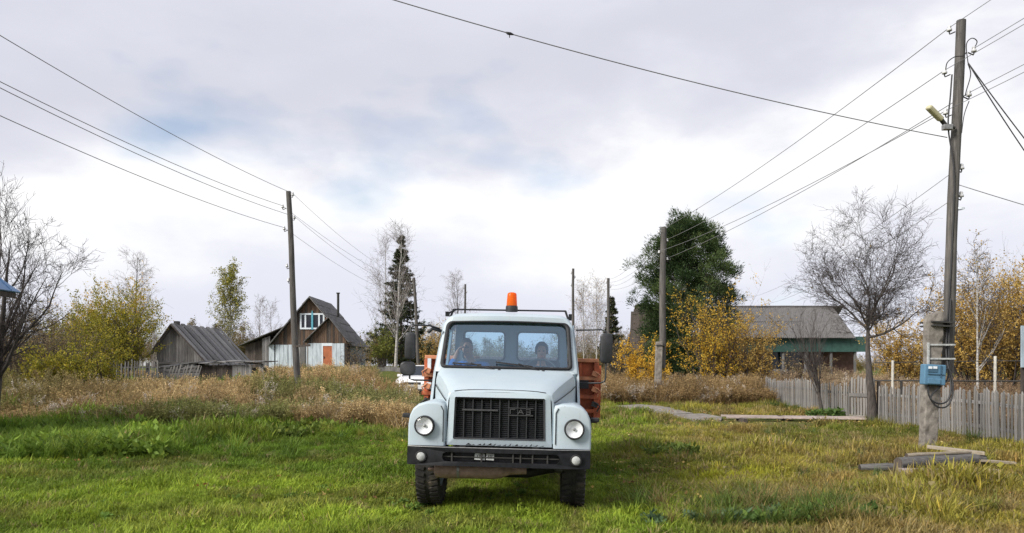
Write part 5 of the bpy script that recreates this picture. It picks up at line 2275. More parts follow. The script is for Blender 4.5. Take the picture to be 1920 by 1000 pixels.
def bare_tree(h, spec, base_r=.13, wig=.03, lean=(0, 0), trunk_frac=1.0, K0=12, top_r=.02, min_r=.004):
    """spec: list of dicts for grow; returns chunks for trunk (two lowest levels) and crown twigs, and last level points"""
    p, r = trunk_line(h * trunk_frac, K0, wig, lean, base_r, top_r)
    tr = [tubes(p, r, 10)]
    tw = []
    levels = [(p, r)]
    for k, s in enumerate(spec):
        s = dict(s)
        src = s.pop('src', -1)
        q, rq = grow(*levels[src], min_r=min_r, **s)
        levels.append((q, rq))
        (tr if k == 0 else tw).append(tubes(q, rq, 6 if k == 0 else (4 if k == 1 else 3)))
    return tr, tw, levels


def tree(name, label, px, d, tr, crown, bark_m, crown_m, cat='tree', group=None, leaf_m=None, leaf=None, scale=1.0, rotz=0, x=None):
    x = X_(px, d) if x is None else x
    o = thing(name, label, cat, (x, d, g1(x, d)), (0, 0, rotz), group)
    o.scale = (scale,) * 3
    put('trunk', arr_mesh('trunk', tr, bark_m, True), o)
    if crown:
        put('crown', arr_mesh('crown', crown, crown_m), o)
    if leaf:
        put('foliage', arr_mesh('foliage', leaf, leaf_m), o)
    return o


# ---- the apple tree by the gate
rng = np.random.default_rng(204)
tr, tw, lv = bare_tree(3.5, [
    dict(n=13, t0=.58, t1=.99, ang=46, angv=27, lf=.66, K=11, wig=.14, up=.05, rr=.8, tip=.10),
    dict(n=12, t0=.12, t1=1, ang=42, angv=14, lf=.42, K=7, wig=.16, up=.10, rr=.5),
    dict(n=11, t0=.1, t1=1, ang=45, angv=15, lf=.46, K=5, wig=.18, up=.06, rr=.6),
    dict(n=4, t0=.1, t1=1, ang=45, angv=15, lf=.5, K=4, wig=.2, up=.04, rr=.7)], base_r=.165, wig=.05, lean=(-.1, 0), trunk_frac=1, top_r=.014, min_r=.004)
few = leaves_at(lv[-1][0][rng.choice(len(lv[-1][0]), 90)], 1, .02, .06, tint_lo=0, tint_hi=.6)
tree('apple_tree', 'gnarled leafless tree with wide twiggy crown beside the picket gate', 1632, 21.05, tr, tw, M['bark'], M['twig'], leaf_m=M['leaf_brown'], leaf=[few], x=10.12)
# ---- the bare tree at the left edge
rng = np.random.default_rng(202)
tr, tw, lv = bare_tree(5.3, [
    dict(n=11, t0=.20, t1=.75, ang=38, angv=10, lf=lambda t: .45 + .05 * (1 - t), K=10, wig=.10, up=.14, rr=.5, tip=.15),
    dict(n=9, t0=.15, t1=1, ang=38, angv=12, lf=.42, K=7, wig=.13, up=.10, rr=.5),
    dict(n=8, t0=.1, t1=1, ang=42, angv=14, lf=.42, K=5, wig=.16, up=.08, rr=.6),
    dict(n=3, t0=.1, t1=1, ang=45, angv=15, lf=.5, K=4, wig=.2, up=.06, rr=.7)], base_r=.17, wig=.04, lean=(.4, 0), trunk_frac=.9, top_r=.008, min_r=.0045)
tree('bare_tree', 'tall dark leafless tree at the left edge in front of the blue roof', -16, 18.5, tr, tw, M['bark'], M['twig'])
# ---- thin bare shrub at the fence
rng = np.random.default_rng(105)
sh_p, sh_r = [], []
tr, tw, lv = bare_tree(3.0, [
    dict(n=16, t0=.18, t1=.75, ang=20, angv=8, lf=.72, K=8, wig=.07, up=.10, rr=.5, tip=.2),
    dict(n=7, t0=.2, t1=1, ang=24, angv=8, lf=.36, K=5, wig=.10, up=.10, rr=.6),
    dict(n=4, t0=.2, t1=1, ang=26, angv=8, lf=.4, K=4, wig=.12, up=.08, rr=.7)], base_r=.07, wig=.03, lean=(-.45, 0), trunk_frac=.8, top_r=.012, min_r=.004)
tree('bare_shrub', 'thin reddish leafless shrub leaning in front of the picket fence', 1560, 24.3, tr, tw, M['bark'], M['twig'], cat='shrub', x=10.15)


# ---- slim bare birches
def birch(h, dens=1.0, K0=14, leafy=0.0, size=.1, wig=.02, rr0=.09, lean=(0, 0), forks=0, ang=34):
    spec = [dict(n=int(34 * dens), t0=.22, t1=.98, ang=ang, angv=8, lf=lambda t: .30 * (1.15 - t) + .07, K=7, wig=.08, up=.10, rr=.38, tip=.2),
            dict(n=7, t0=.1, t1=1, ang=38, angv=12, lf=.42, K=5, wig=.12, up=-.01, rr=.55),
            dict(n=4, t0=.1, t1=1, ang=40, angv=14, lf=.5, K=4, wig=.15, up=-.08, rr=.7)]
    return bare_tree(h, spec, base_r=rr0, wig=wig, lean=lean, K0=K0, top_r=.012, min_r=.006)


tr, tw, lv = birch(10.2, 1.25, rr0=.14, lean=(.3, 0), wig=.04)
tree('birch_tree', 'leafless white stemmed birch in front of the spruce', 742, 56, tr, tw, M['birch_bark'], M['pale_twig'])
tr, tw, lv = birch(10.6, 1.15, rr0=.10, wig=.04)
tree('birch_tree', 'slim leafless birch showing left of the spruce', 722, 61, tr, tw, M['birch_bark'], M['pale_twig'])
tr, tw, lv = birch(9.6, 1.3, rr0=.09, lean=(-.3, 0), ang=42)
tree('bare_tree', 'round crowned leafless tree above the left end of the truck roof', 862, 75, tr, tw, M['bark'], M['pale_twig'])
tr, tw, lv = birch(8.2, 1.5, rr0=.13, ang=46, wig=.05)
tree('bare_tree', 'round leafless tree behind the yellow bush left of the shed', 255, 56, tr, tw, M['bark'], M['pale_twig'])
for k, (px, d, h, l) in enumerate(((1094, 68, 8.6, 'leftmost of two pale slim birches right of the truck roof'), (1118, 66, 8.8, 'rightmost of two pale slim birches right of the truck roof'))):
    tr, tw, lv = birch(h, 1.1, rr0=.08)
    lf = leaves_at(lv[-1][0][rng.choice(len(lv[-1][0]), 500)], 1, .05, .08, tint_lo=.6, tint_hi=1)
    tree('birch_tree', l, px, d, tr, tw, M['birch_bark'], M['pale_twig'], leaf_m=M['leaf_gold'], leaf=[lf])
for k, (px, d, h, l) in enumerate(((487, 82, 7.2, 'faint pale birch between the lime birch and the house, left one'), (508, 84, 7.0, 'faint pale birch close left of the house roof'))):
    tr, tw, lv = birch(h, .8, rr0=.07)
    tree('birch_tree', l, px, d, tr, tw, M['pale_twig'], M['pale_twig'])
# lime yellow birch
tr, tw, lv = birch(9.6, 1.1, rr0=.12, wig=.03, ang=30)
p3 = lv[-1][0]
hi = p3[:, 0, 2]
keep = rng.uniform(size=len(p3)) < np.clip((hi - 2.0) / 3.5, .12, 1)
lf = leaves_at(p3[keep], 6, .10, .15, tint_lo=0, tint_hi=1)
tree('birch_tree', 'slender yellow green birch standing behind the grey shed', 432, 70, tr, tw, M['birch_bark'], M['twig'], leaf_m=M['leaf_lime'], leaf=[lf])


# ---- spruce
def spruce(h, w, n=30):
    p, r = trunk_line(h, 14, .01, (0, 0), .16, .02)
    pts, tips = [], []
    for k in range(n):
        t = np.clip(.10 + .88 * k / (n - 1) + rng.normal(0, .012), .08, .985)
        L = w * (1 - t) ** 1.05 * rng.uniform(.8, 1.15) + .12
        m = 7
        a0 = rng.uniform(0, 6.28)
        for j in range(m):
            a = a0 + 2 * np.pi * j / m + rng.normal(0, .2)
            LL = L * rng.uniform(.65, 1.1)
            s = np.linspace(0, 1, 7)
            q = np.zeros((7, 3))
            q[:, 0] = np.cos(a) * s * LL
            q[:, 1] = np.sin(a) * s * LL
            q[:, 2] = t * h + rng.normal(0, .12) + (-.42 * s + .32 * s ** 2.2) * LL
            pts.append(q)
    pts = np.array(pts)
    rad = np.full(pts.shape[:2], .012) * np.linspace(1.6, .5, 7)[None]
    sub, rs = grow(pts, rad, 9, .15, 1, 62, 10, lambda t: .30 * (1.25 - t), 4, .08, -.06, rr=.6, flat=.75)
    ch = []
    for src, n_, sz in ((pts, 34, .22), (sub, 13, .21)):
        B, K, _ = src.shape
        t = rng.uniform(.12, 1, (B, n_)) * (K - 1)
        i = np.clip(t.astype(int), 0, K - 2)
        fr = (t - i)[..., None]
        bi = np.arange(B)[:, None]
        c = (src[bi, i] * (1 - fr) + src[bi, i + 1] * fr).reshape(-1, 3)
        dd = nrm(src[bi, i + 1] - src[bi, i]).reshape(-1, 3)
        dd = dd + rng.normal(size=dd.shape) * .5 + np.array([0, 0, -.45])
        ch.append(quads(c, sz, 0, 0, 1, .30, dd))
    return [tubes(p, r, 8)], [tubes(pts, rad, 3)], ch


tr, tw, lf = spruce(10.9, 3.3, 29)
tree('spruce_tree', 'tall dark spruce with drooping branches left of the truck', 752, 60, tr, tw, M['bark'], M['bark'], leaf_m=M['spruce'], leaf=lf)
tr, tw, lf = spruce(7.6, 1.9, 22)
tree('spruce_tree', 'small dark spruce behind the right hand mirror', 1147, 72, tr, tw, M['bark'], M['bark'], leaf_m=M['spruce'], leaf=lf)


# ---- the dense cedar pine
def cedar(h, w):
    p, r = trunk_line(h * .93, 12, .02, (.1, 0), .26, .04)
    c, tone, tips = [], [], []
    n = 120
    for k in range(n):
        t = .03 + .95 * ((k + rng.uniform(0, 1)) / n)
        a = k * 2.39996 + rng.normal(0, .35)
        ww = w * np.interp(t, [0, .2, .45, .65, .82, .93, 1], [.60, .86, 1.0, .93, .70, .44, .10])
        rr = ww * rng.choice([.45, .75, .95, 1.08], p=[.2, .25, .35, .2]) * rng.uniform(.9, 1.08)
        L = np.array([np.cos(a) * rr, np.sin(a) * rr, .5 + t * (h - .9)])
        tips.append(L)
        s_ = rng.uniform(.32, .58) * (1.12 - .45 * t)
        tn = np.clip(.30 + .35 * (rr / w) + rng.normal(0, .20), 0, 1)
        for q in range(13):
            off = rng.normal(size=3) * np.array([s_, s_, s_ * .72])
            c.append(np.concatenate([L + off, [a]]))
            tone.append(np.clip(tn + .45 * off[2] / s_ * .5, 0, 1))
    c, tone, tips = np.array(c), np.array(tone), np.array(tips)
    N = len(c)
    K = 5
    bp = np.zeros((n, K, 3))
    s = np.linspace(0, 1, K)
    for k in range(K):
        bp[:, k, 0] = tips[:, 0] * s[k]
        bp[:, k, 1] = tips[:, 1] * s[k]
        bp[:, k, 2] = tips[:, 2] - (1 - s[k]) * .8 + .25 * s[k] ** 3
    br = np.full((n, K), .03) * np.linspace(1.5, .4, K)[None]
    m = 95
    cc = np.repeat(c[:, :3], m, 0)
    loc = rng.normal(size=(N * m, 3)) * np.array([.15, .15, .17])
    dirs = nrm(loc * np.array([1, 1, .5]) + np.array([0, 0, .20]) + np.repeat(np.stack([np.cos(c[:, 3]), np.sin(c[:, 3]), c[:, 3] * 0], 1), m, 0) * .14)
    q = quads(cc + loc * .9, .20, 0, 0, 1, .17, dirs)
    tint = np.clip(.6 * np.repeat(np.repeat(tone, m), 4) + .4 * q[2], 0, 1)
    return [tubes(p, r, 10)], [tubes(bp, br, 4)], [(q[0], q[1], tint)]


tr, tw, lf = cedar(10.7, 2.5)
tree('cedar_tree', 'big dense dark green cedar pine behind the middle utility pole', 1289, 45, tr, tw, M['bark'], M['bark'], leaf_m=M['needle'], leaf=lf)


# ---- leafy bushes
def bush(h, w, stems=14, leaf_n=5, size=.09, dens=1.0, up=.08, spread=.035, lo=0, hi=1, thin_top=False):
    K = 8
    a = rng.uniform(0, 2 * np.pi, stems)
    rr = w * .18 * rng.uniform(0, 1, stems) ** .5
    P0 = np.zeros((stems, K, 3))
    R0 = np.zeros((stems, K))
    lean = w * .42 * rng.uniform(.1, 1, stems)
    hh = h * rng.uniform(.6, 1.0, stems)
    for k in range(K):
        t = k / (K - 1)
        P0[:, k, 0] = np.cos(a) * (rr + lean * t ** 1.5) + rng.normal(0, .03 * w * t, stems)
        P0[:, k, 1] = np.sin(a) * (rr + lean * t ** 1.5) + rng.normal(0, .03 * w * t, stems)
        P0[:, k, 2] = -.05 + hh * t
        R0[:, k] = (.028 * (1 - .75 * t)) * (h / 3.5) ** .5
    q1, r1 = grow(P0, R0, int(9 * dens), .2, 1, 40, 12, .36, 6, .12, up, rr=.5)
    q2, r2 = grow(q1, r1, 6, .15, 1, 42, 14, .45, 4, .15, up, rr=.6)
    tr = [tubes(P0, R0, 6)]
    tw = [tubes(q1, r1, 4), tubes(q2, r2, 3)]
    src = q2
    if thin_top:
        keep = rng.uniform(size=len(q2)) < np.clip(1.15 - q2[:, 0, 2] / h * .9, .1, 1)
        src = q2[keep]
    lf = [leaves_at(src, leaf_n, spread, size, tint_lo=lo, tint_hi=hi, t0=0)]
    return tr, tw, lf


def bush_thing(name, label, px, d, h, w, mat, cat='bush', group=None, x=None, **kw):
    tr, tw, lf = bush(h, w, **kw)
    return tree(name, label, px, d, tr, tw, M['twig'], M['twig'], cat=cat, leaf_m=M[mat], leaf=lf, group=group, x=x)


bush_thing('yellow_bush', 'large yellow autumn bush right of the middle utility pole', 1335, 38.5, 4.9, 3.6, 'leaf_yellow', stems=30, leaf_n=12, size=.085, thin_top=True)
bush_thing('yellow_bush', 'sparse yellow brown bush in front of the barn roof', 1408, 38, 3.5, 2.8, 'leaf_gold', stems=20, leaf_n=7, size=.08)
bush_thing('yellow_bush', 'small bright yellow bush left of the middle utility pole', 1212, 37, 2.6, 2.0, 'leaf_yellow', stems=14, leaf_n=8, size=.085, lo=.3, hi=.8)
bush_thing('yellow_bush', 'large olive yellow bush left of the grey shed', 226, 37.5, 4.2, 3.7, 'leaf_olive', stems=30, leaf_n=10, size=.09)
bush_thing('yellow_bush', 'ochre bush behind the large olive bush near left edge', 205, 41, 4.6, 3.4, 'leaf_yellow', stems=22, leaf_n=8, size=.09)
bush_thing('yellow_bush', 'drooping yellow green bush in front of the left fence', 150, 31, 2.9, 3.2, 'leaf_olive', stems=24, leaf_n=10, size=.08)
bush_thing('yellow_bush', 'low yellow green bush hanging over the fallen beams', 190, 30, 1.9, 1.6, 'leaf_olive', stems=10, leaf_n=6, size=.08)
bush_thing('yellow_bush', 'low spreading yellow green bush nearest the left weeds', 118, 26, 2.0, 2.6, 'leaf_olive', stems=18, leaf_n=9, size=.075)
bush_thing('brown_bush', 'dark bare thicket under the left edge tree', 60, 27, 2.6, 3.6, 'leaf_brown', stems=34, leaf_n=4, size=.07)
bush_thing('brown_bush', 'tall bare brown thicket at the far left behind the dark tree', 20, 34, 4.2, 4.2, 'leaf_brown', stems=30, leaf_n=3, size=.08)
bush_thing('brown_bush', 'brown twiggy bush behind the drooping yellow green bush', 105, 36, 3.4, 3.6, 'leaf_gold', stems=20, leaf_n=2, size=.08)
bush_thing('brown_bush', 'dark green brown bush at the foot of the spruce', 712, 57, 2.7, 3.0, 'leaf_lime', stems=16, leaf_n=4, size=.12, lo=0, hi=.4)
bush_thing('brown_bush', 'bare pinkish bush in front of the white house corner', 667, 52, 1.7, 2.2, 'leaf_brown', stems=14, leaf_n=1, size=.08)
bush_thing('brown_bush', 'brown thicket right of the right hand mirror', 1168, 46, 3.0, 3.4, 'leaf_brown', stems=18, leaf_n=2, size=.1)
bush_thing('brown_bush', 'ochre bush showing between the left mirror and the cab', 812, 66, 3.6, 4.2, 'leaf_gold', stems=18, leaf_n=4, size=.13)
bush_thing('brown_bush', 'reddish brown bush in the garden below the barn wall', 1520, 34, 1.9, 2.6, 'leaf_brown', stems=16, leaf_n=3, size=.09)
bush_thing('yellow_bush', 'round golden bush seen between the bare tree and the tall pole', 1692, 39, 3.8, 3.0, 'leaf_gold', stems=24, leaf_n=9, size=.085)
for k, (px, d, h, w, l) in enumerate(((1822, 33, 5.2, 3.6, 'golden leafed thicket just right of the tall pole'), (1885, 31, 5.0, 3.8, 'tall golden brown thicket at the right edge'), (1960, 30, 5.2, 3.6, 'golden thicket cut off by the right edge'), (1850, 38, 6.0, 3.4, 'thin topped golden thicket behind the others at right'))):
    bush_thing('golden_thicket', l, px, d, h, w, 'leaf_gold', cat='thicket', group='golden thickets at the right edge', stems=26, leaf_n=15 if k != 3 else 5, size=.085, thin_top=k != 1)
tr, tw, lv = birch(6.2, .9, rr0=.06)
lf = leaves_at(lv[-1][0][rng.choice(len(lv[-1][0]), 500)], 1, .05, .08)
tree('birch_tree', 'slender pale stemmed young birch among the golden thickets at right', 1834, 29.5, tr, tw, M['birch_bark'], M['twig'], leaf_m=M['leaf_gold'], leaf=[lf])


# ================================================================ stuff: grass, dry weeds, far wood
def source(name, me):
    o = bpy.data.objects.new(name, me)
    return o


def scatter(name, label, pts, rz, scl, idx, col, sources, tilt=None):
    """one object that scatters the given sources over points (geometry nodes)"""
    sc = bpy.data.collections.new(name + '_sources')
    for i, s in enumerate(sources):
        s.name = f'{name}_source_{i:02d}'
        sc.objects.link(s)
    me = bpy.data.meshes.new(name)
    n = len(pts)
    me.vertices.add(n)
    me.vertices.foreach_set('co', np.asarray(pts, np.float32).ravel())
    rot = np.zeros((n, 3), np.float32)
    rot[:, 2] = rz
    if tilt is not None:
        rot[:, :2] = tilt
    for nm, ty, dat, key in (('rot', 'FLOAT_VECTOR', rot, 'vector'), ('scl', 'FLOAT_VECTOR', np.asarray(scl, np.float32), 'vector'), ('idx', 'INT', np.asarray(idx, np.int32), 'value'), ('col', 'FLOAT_VECTOR', np.asarray(col, np.float32), 'vector')):
        a = me.attributes.new(nm, ty, 'POINT')
        a.data.foreach_set(key, dat.ravel())
    o = bpy.data.objects.new(name, me)
    COL.objects.link(o)
    ng = bpy.data.node_groups.new(name, 'GeometryNodeTree')
    ng.interface.new_socket('Geometry', in_out='INPUT', socket_type='NodeSocketGeometry')
    ng.interface.new_socket('Geometry', in_out='OUTPUT', socket_type='NodeSocketGeometry')
    N = ng.nodes
    gi, go = N.new('NodeGroupInput'), N.new('NodeGroupOutput')
    ip = N.new('GeometryNodeInstanceOnPoints')
    ci = N.new('GeometryNodeCollectionInfo')
    ci.inputs['Collection'].default_value = sc
    ci.inputs['Separate Children'].default_value = True
    ci.inputs['Reset Children'].default_value = True
    ip.inputs['Pick Instance'].default_value = True

    def na(nm, ty):
        a = N.new('GeometryNodeInputNamedAttribute')
        a.data_type = ty
        a.inputs['Name'].default_value = nm
        return a.outputs['Attribute']
    L = ng.links
    L.new(gi.outputs[0], ip.inputs['Points'])
    L.new(ci.outputs[0], ip.inputs['Instance'])
    L.new(na('idx', 'INT'), ip.inputs['Instance Index'])
    er = N.new('FunctionNodeEulerToRotation')
    L.new(na('rot', 'FLOAT_VECTOR'), er.inputs[0])
    L.new(er.outputs[0], ip.inputs['Rotation'])
    L.new(na('scl', 'FLOAT_VECTOR'), ip.inputs['Scale'])
    L.new(ip.outputs[0], go.inputs[0])
    m = o.modifiers.new('scatter', 'NODES')
    m.node_group = ng
    return tag(o, label, None, kind='stuff')


def blades(n, spread, h, w, bend, hv=.35, seg=3):
    """tuft of n grass blades, unit height; strips of quads"""
    a = rng.uniform(0, 2 * np.pi, n)
    r = spread * np.sqrt(rng.uniform(0, 1, n))
    base = np.stack([np.cos(a) * r, np.sin(a) * r, np.zeros(n)], 1)
    da = rng.uniform(0, 2 * np.pi, n)
    dirv = np.stack([np.cos(da), np.sin(da), np.zeros(n)], 1)
    side = np.stack([-np.sin(da), np.cos(da), np.zeros(n)], 1)
    hh = h * rng.uniform(1 - hv, 1 + hv, n)
    bd = bend * rng.uniform(.2, 1.2, n) * hh
    rows = []
    for k in range(seg + 1):
        t = k / seg
        c = base + dirv * (bd * t ** 2)[:, None] + np.array([0, 0, 1.0]) * (hh * (t - .22 * t * t * (bd / hh)))[:, None] + np.array([0, 0, -.02])
        ww = w * (1 - t ** 1.6) * .5 + w * .06
        rows.append(np.stack([c - side * ww, c + side * ww], 1))
    v = np.stack(rows, 1)            # n, seg+1, 2, 3
    idx = np.arange(n * (seg + 1) * 2).reshape(n, seg + 1, 2)
    f = np.stack([idx[:, :-1, 0], idx[:, :-1, 1], idx[:, 1:, 1], idx[:, 1:, 0]], -1).reshape(-1, 4)
    tint = np.repeat(rng.uniform(0, 1, n), (seg + 1) * 2)
    return v.reshape(-1, 3), f, tint


M['grass'] = leaf_mat('grass_blade', [(0, (.72, .74, .70)), (.5, (1, 1, 1)), (.85, (1.15, 1.1, 1.0)), (1, (1.5, 1.25, 1.1))], trans=.3, inst_col=True)
M['straw'] = leaf_mat('dry_straw', [(0, (.55, .5, .45)), (.5, (1, 1, 1)), (1, (1.35, 1.3, 1.2))], trans=.25, inst_col=True)


def fbm(x, y, s, seed=0):
    r = np.random.default_rng(seed)
    v = 0
    amp, tot = 1, 0
    for o in range(4):
        for k in range(3):
            th = r.uniform(0, 2 * np.pi)
            ph = r.uniform(0, 2 * np.pi)
            v = v + amp * np.sin((x * np.cos(th) + y * np.sin(th)) * s * (1.9 ** o) * r.uniform(.7, 1.3) + ph + 1.3 * np.sin((x * np.sin(th * 2) - y * np.cos(th)) * s * .7 * (1.9 ** o) + ph))
            tot += amp * .55
        amp *= .6
    return np.clip(v / tot * .5 + .5, 0, 1)


def lerp3(a, b, t):
    return np.asarray(a)[None] * (1 - t[:, None]) + np.asarray(b)[None] * t[:, None]


def in_view(n, d0, d1, m=1.15, power=1.0, px0=-150, px1=2070):
    """points spread over the wedge that the photograph sees"""
    d = np.sqrt(rng.uniform(d0 ** 2, d1 ** 2, n)) if power == 1 else d0 + (d1 - d0) * rng.uniform(0, 1, n) ** power
    px = rng.uniform(px0, px1, n)
    return (px - 960) / 1400 * d, d, px


def under_things(x, y):
    """path and boardwalk stay free"""
    m = np.zeros(len(x), bool)
    px, py = x / y * 1400 + 960, 686 + 1400 * EYE / y
    m |= (py > 764) & (py < 775) & (px > 1140 + (py - 764) * 4) & (px < 1205 + (py - 764) * 6)
    m |= (py > 773) & (py < 783) & (px > 1180 + (py - 773) * 5.5) & (px < 1255 + (py - 773) * 5.5)
    m |= (py > 783) & (py < 801) & (px > 1345) & (px < 1632)
    m |= (py > 781) & (py < 791) & (px > 1240 + (py - 781) * 5) & (px < 1352)
    return m


def tyre_zone(x, y):
    """mown, driven ground round the truck"""
    c = -.1 + (y - 8) * .07
    return np.exp(-((x - c) / 1.9) ** 2) * sm((34 - y) / 14)


def lawn_color(x, y):
    g = fbm(x, y, .55, 3)
    g2 = fbm(x, y, 1.7, 5)
    right = sm((x - 1.0 + .12 * (y - 8) * 0) / 2.2)
    bright = lerp3((.130, .215, .022), (.275, .370, .040), sm((g - .2) / .6))
    bright = bright * (1 - .45 * sm((g2 - .60) / .2))[:, None] + np.array([.24, .22, .06])[None] * (.45 * sm((g2 - .60) / .2))[:, None]
    olive = lerp3((.165, .190, .032), (.340, .305, .058), sm((g - .2) / .6))
    brown = np.array([.31, .22, .085])[None]
    k = sm((g2 - .48) / .25)[:, None] * .75
    olive = olive * (1 - k) + brown * k
    # the green strip runs on at the right of the truck towards the path
    strip = np.exp(-((x - (1.6 + (y - 12) * .17)) / 1.2) ** 2) * sm((y - 11) / 4)
    right = right * (1 - .9 * strip)
    c = bright * (1 - right[:, None]) + olive * right[:, None]
    yel = np.exp(-(((x - 3.3) / .75) ** 2 + ((y - 11.2) / .9) ** 2))[:, None]
    c = c * (1 - .8 * yel) + np.array([.46, .46, .035])[None] * .8 * yel
    tk = np.exp(-((np.abs(x - (-.17 + (y - 8) * .045)) - .83) / .17) ** 2)[:, None] * (.55 * (.4 + fbm(x, y, 1.1, 91)))[:, None] * sm((30 - y) / 10)[:, None]
    c = c * (1 - tk) + np.array([.22, .17, .075])[None] * tk
    # lush band at far left
    lush = (sm((-x - 5.5) / 2) * sm((y - 12) / 2))[:, None]
    c = c * (1 - .6 * lush) + np.array([.15, .26, .035])[None] * .6 * lush
    return c


# ---- short grass
srcs = []
for k in range(6):
    srcs.append(source('tuft', arr_mesh('tuft', [blades(26, .9, 1.0, .115, .8)], M['grass'])))
for k in range(3):   # broad leaved weeds, clover
    n = 34
    c = np.stack([rng.normal(0, .5, n), rng.normal(0, .5, n), rng.uniform(.15, .75, n)], 1)
    srcs.append(source('weed', arr_mesh('weed', [quads(c, .26, .6, .0, .6, .7), blades(12, .7, .9, .09, .6)], M['grass'])))
NX = 30000
x, y, px = in_view(NX, 6.6, 19, power=1)
x2, y2, px2 = in_view(9000, 6.4, 11, power=1)
x3, y3, px3 = in_view(14000, 19, 36)
x4, y4, px4 = in_view(9000, 3.5, 6.6)
x, y = np.concatenate([x, x2, x3, x4]), np.concatenate([y, y2, y3, y4])
ok = ~under_things(x, y)
x, y = x[ok], y[ok]
h = .045 + .11 * fbm(x, y, 1.4, 8) ** 1.8 + .05 * fbm(x, y, 4.0, 9) ** 2
right = sm((x - 1.2) / 1.5)
h = h * (1 + .7 * right * fbm(x, y, 1.3, 12))
lush = sm((-x - 4.6) / 2.0) * sm((y - 12.2) / 2.2)
h = h * (1 + 1.9 * lush)
mid = sm((y - 13.8) / 2.5) * sm((-x - .8) / 1) * (1 - lush)
h = h * (1 + .5 * mid * fbm(x, y, .8, 21))
h = h * np.where((y > 10.2) & (y < 12.9) & (x / y > .45) & (x / y < .69), .45, 1.0)
h = h * (1 - .30 * tyre_zone(x, y)) * (1 - .5 * np.exp(-((np.abs(x - (-.17 + (y - 8) * .045)) - .83) / .17) ** 2) * sm((30 - y) / 10))
h = h * rng.uniform(.7, 1.35, len(x)) * (1 + .25 * sm((y - 14) / 12))
wd = h * rng.uniform(.85, 1.2, len(x)) * np.where(h > .15, .75, 1.05)
col = lawn_color(x, y) * rng.uniform(.6, 1.3, len(x))[:, None] * (.70 + .5 * fbm(x, y, 3.2, 77))[:, None]
dry = rng.uniform(size=len(x)) < (.05 + .16 * right)
col[dry] = np.array([.34, .28, .13])[None] * rng.uniform(.6, 1.2, dry.sum())[:, None]
idx = np.where(rng.uniform(size=len(x)) < .80, rng.integers(0, 6, len(x)), rng.integers(6, 9, len(x)))
z = gz(x, y) - .005
scatter('short_grass', 'short uneven green grass of the village green', np.stack([x, y, z], 1), rng.uniform(0, 6.28, len(x)), np.stack([wd, wd, h], 1), idx, col, srcs,
        tilt=rng.normal(0, .12, (len(x), 2)))

# ---- long arching grass clumps, lower right and along the left
srcs = [source('clump', arr_mesh('clump', [blades(60, .28, 1.0, .028, 1.0, seg=5)], M['grass'])) for k in range(4)]
cl = []
for k in range(42):
    px = rng.normal(1480, 95)
    d = rng.uniform(7.3, 8.7)
    cl.append(((px - 960) / 1400 * d, d, rng.uniform(.20, .36), (.062, .095, .018) if rng.uniform() < .6 else (.15, .12, .05)))
for k in range(330):
    px, d = rng.normal(90, 180), rng.uniform(12.4, 19.8)
    cl.append(((px - 960) / 1400 * d, d, rng.uniform(.25, .45), (.075, .125, .018) if rng.uniform() < .6 else (.13, .18, .025)))
for k in range(90):
    px, d = rng.uniform(1180, 1900), rng.uniform(8, 18)
    cl.append(((px - 960) / 1400 * d, d, rng.uniform(.14, .28), [(.06, .09, .03), (.17, .13, .055), (.12, .14, .03)][rng.integers(3)]))
for k in range(120):
    px, d = rng.uniform(330, 760), rng.uniform(15.5, 21)
    cl.append(((px - 960) / 1400 * d, d, rng.uniform(.18, .34), [(.05, .09, .025), (.15, .15, .03), (.09, .14, .02)][rng.integers(3)]))
for k in range(60):   # at the fence foot
    d = rng.uniform(12, 33)
    cl.append((10.0 + (d - 20) * .03 - rng.uniform(0, .3), d, rng.uniform(.15, .35), [(.05, .09, .025), (.14, .13, .03)][rng.integers(2)]))
ca = np.array([(a, b, c) for a, b, c, _ in cl])
cc_ = np.array([c for *_, c in cl]) * rng.uniform(1.2, 1.9, len(cl))[:, None]
scatter('long_grass', 'tufts of long arching grass', np.stack([ca[:, 0], ca[:, 1], gz(ca[:, 0], ca[:, 1]) - .01], 1), rng.uniform(0, 6.28, len(cl)), np.stack([ca[:, 2] * 1.1, ca[:, 2] * 1.1, ca[:, 2]], 1), rng.integers(0, 4, len(cl)), cc_, srcs)

# ---- fallen leaves and broad leaved weeds
M['fallen'] = leaf_mat('fallen_leaf', [(0, (.7, .6, .5)), (.5, (1, 1, 1)), (1, (1.3, 1.3, 1.1))], trans=.2, inst_col=True)
srcs = []
for k in range(3):
    n = 5
    c = np.stack([rng.uniform(-.2, .2, n), rng.uniform(-.2, .2, n), rng.uniform(.03, .09, n)], 1)
    srcs.append(source('leaf', arr_mesh('leaf', [quads(c, .045, 0, 0, 1, .7, np.stack([rng.normal(size=n), rng.normal(size=n), rng.normal(size=n) * .25], 1))], M['fallen'])))
n = 800
px, d = np.where(rng.uniform(size=n) < .85, rng.uniform(1150, 1950, n), rng.uniform(-50, 1100, n)), 8.6 + 18 * rng.uniform(0, 1, n)
xx_, yy_ = (px - 960) / 1400 * d, d
ext = rng.uniform(size=n) < .25
xx_[ext], yy_[ext] = rng.normal(9.3, 1.0, ext.sum()), rng.normal(21, 1.3, ext.sum())
fc = np.array([(.42, .30, .10), (.30, .16, .06), (.48, .40, .16), (.20, .12, .06)])[rng.integers(0, 4, n)]
scatter('fallen_leaves', 'fallen autumn leaves strewn over the grass', np.stack([xx_, yy_, gz(xx_, yy_) + .02], 1), rng.uniform(0, 6.28, n), np.ones((n, 3)), rng.integers(0, 3, n), fc, srcs)
srcs = []
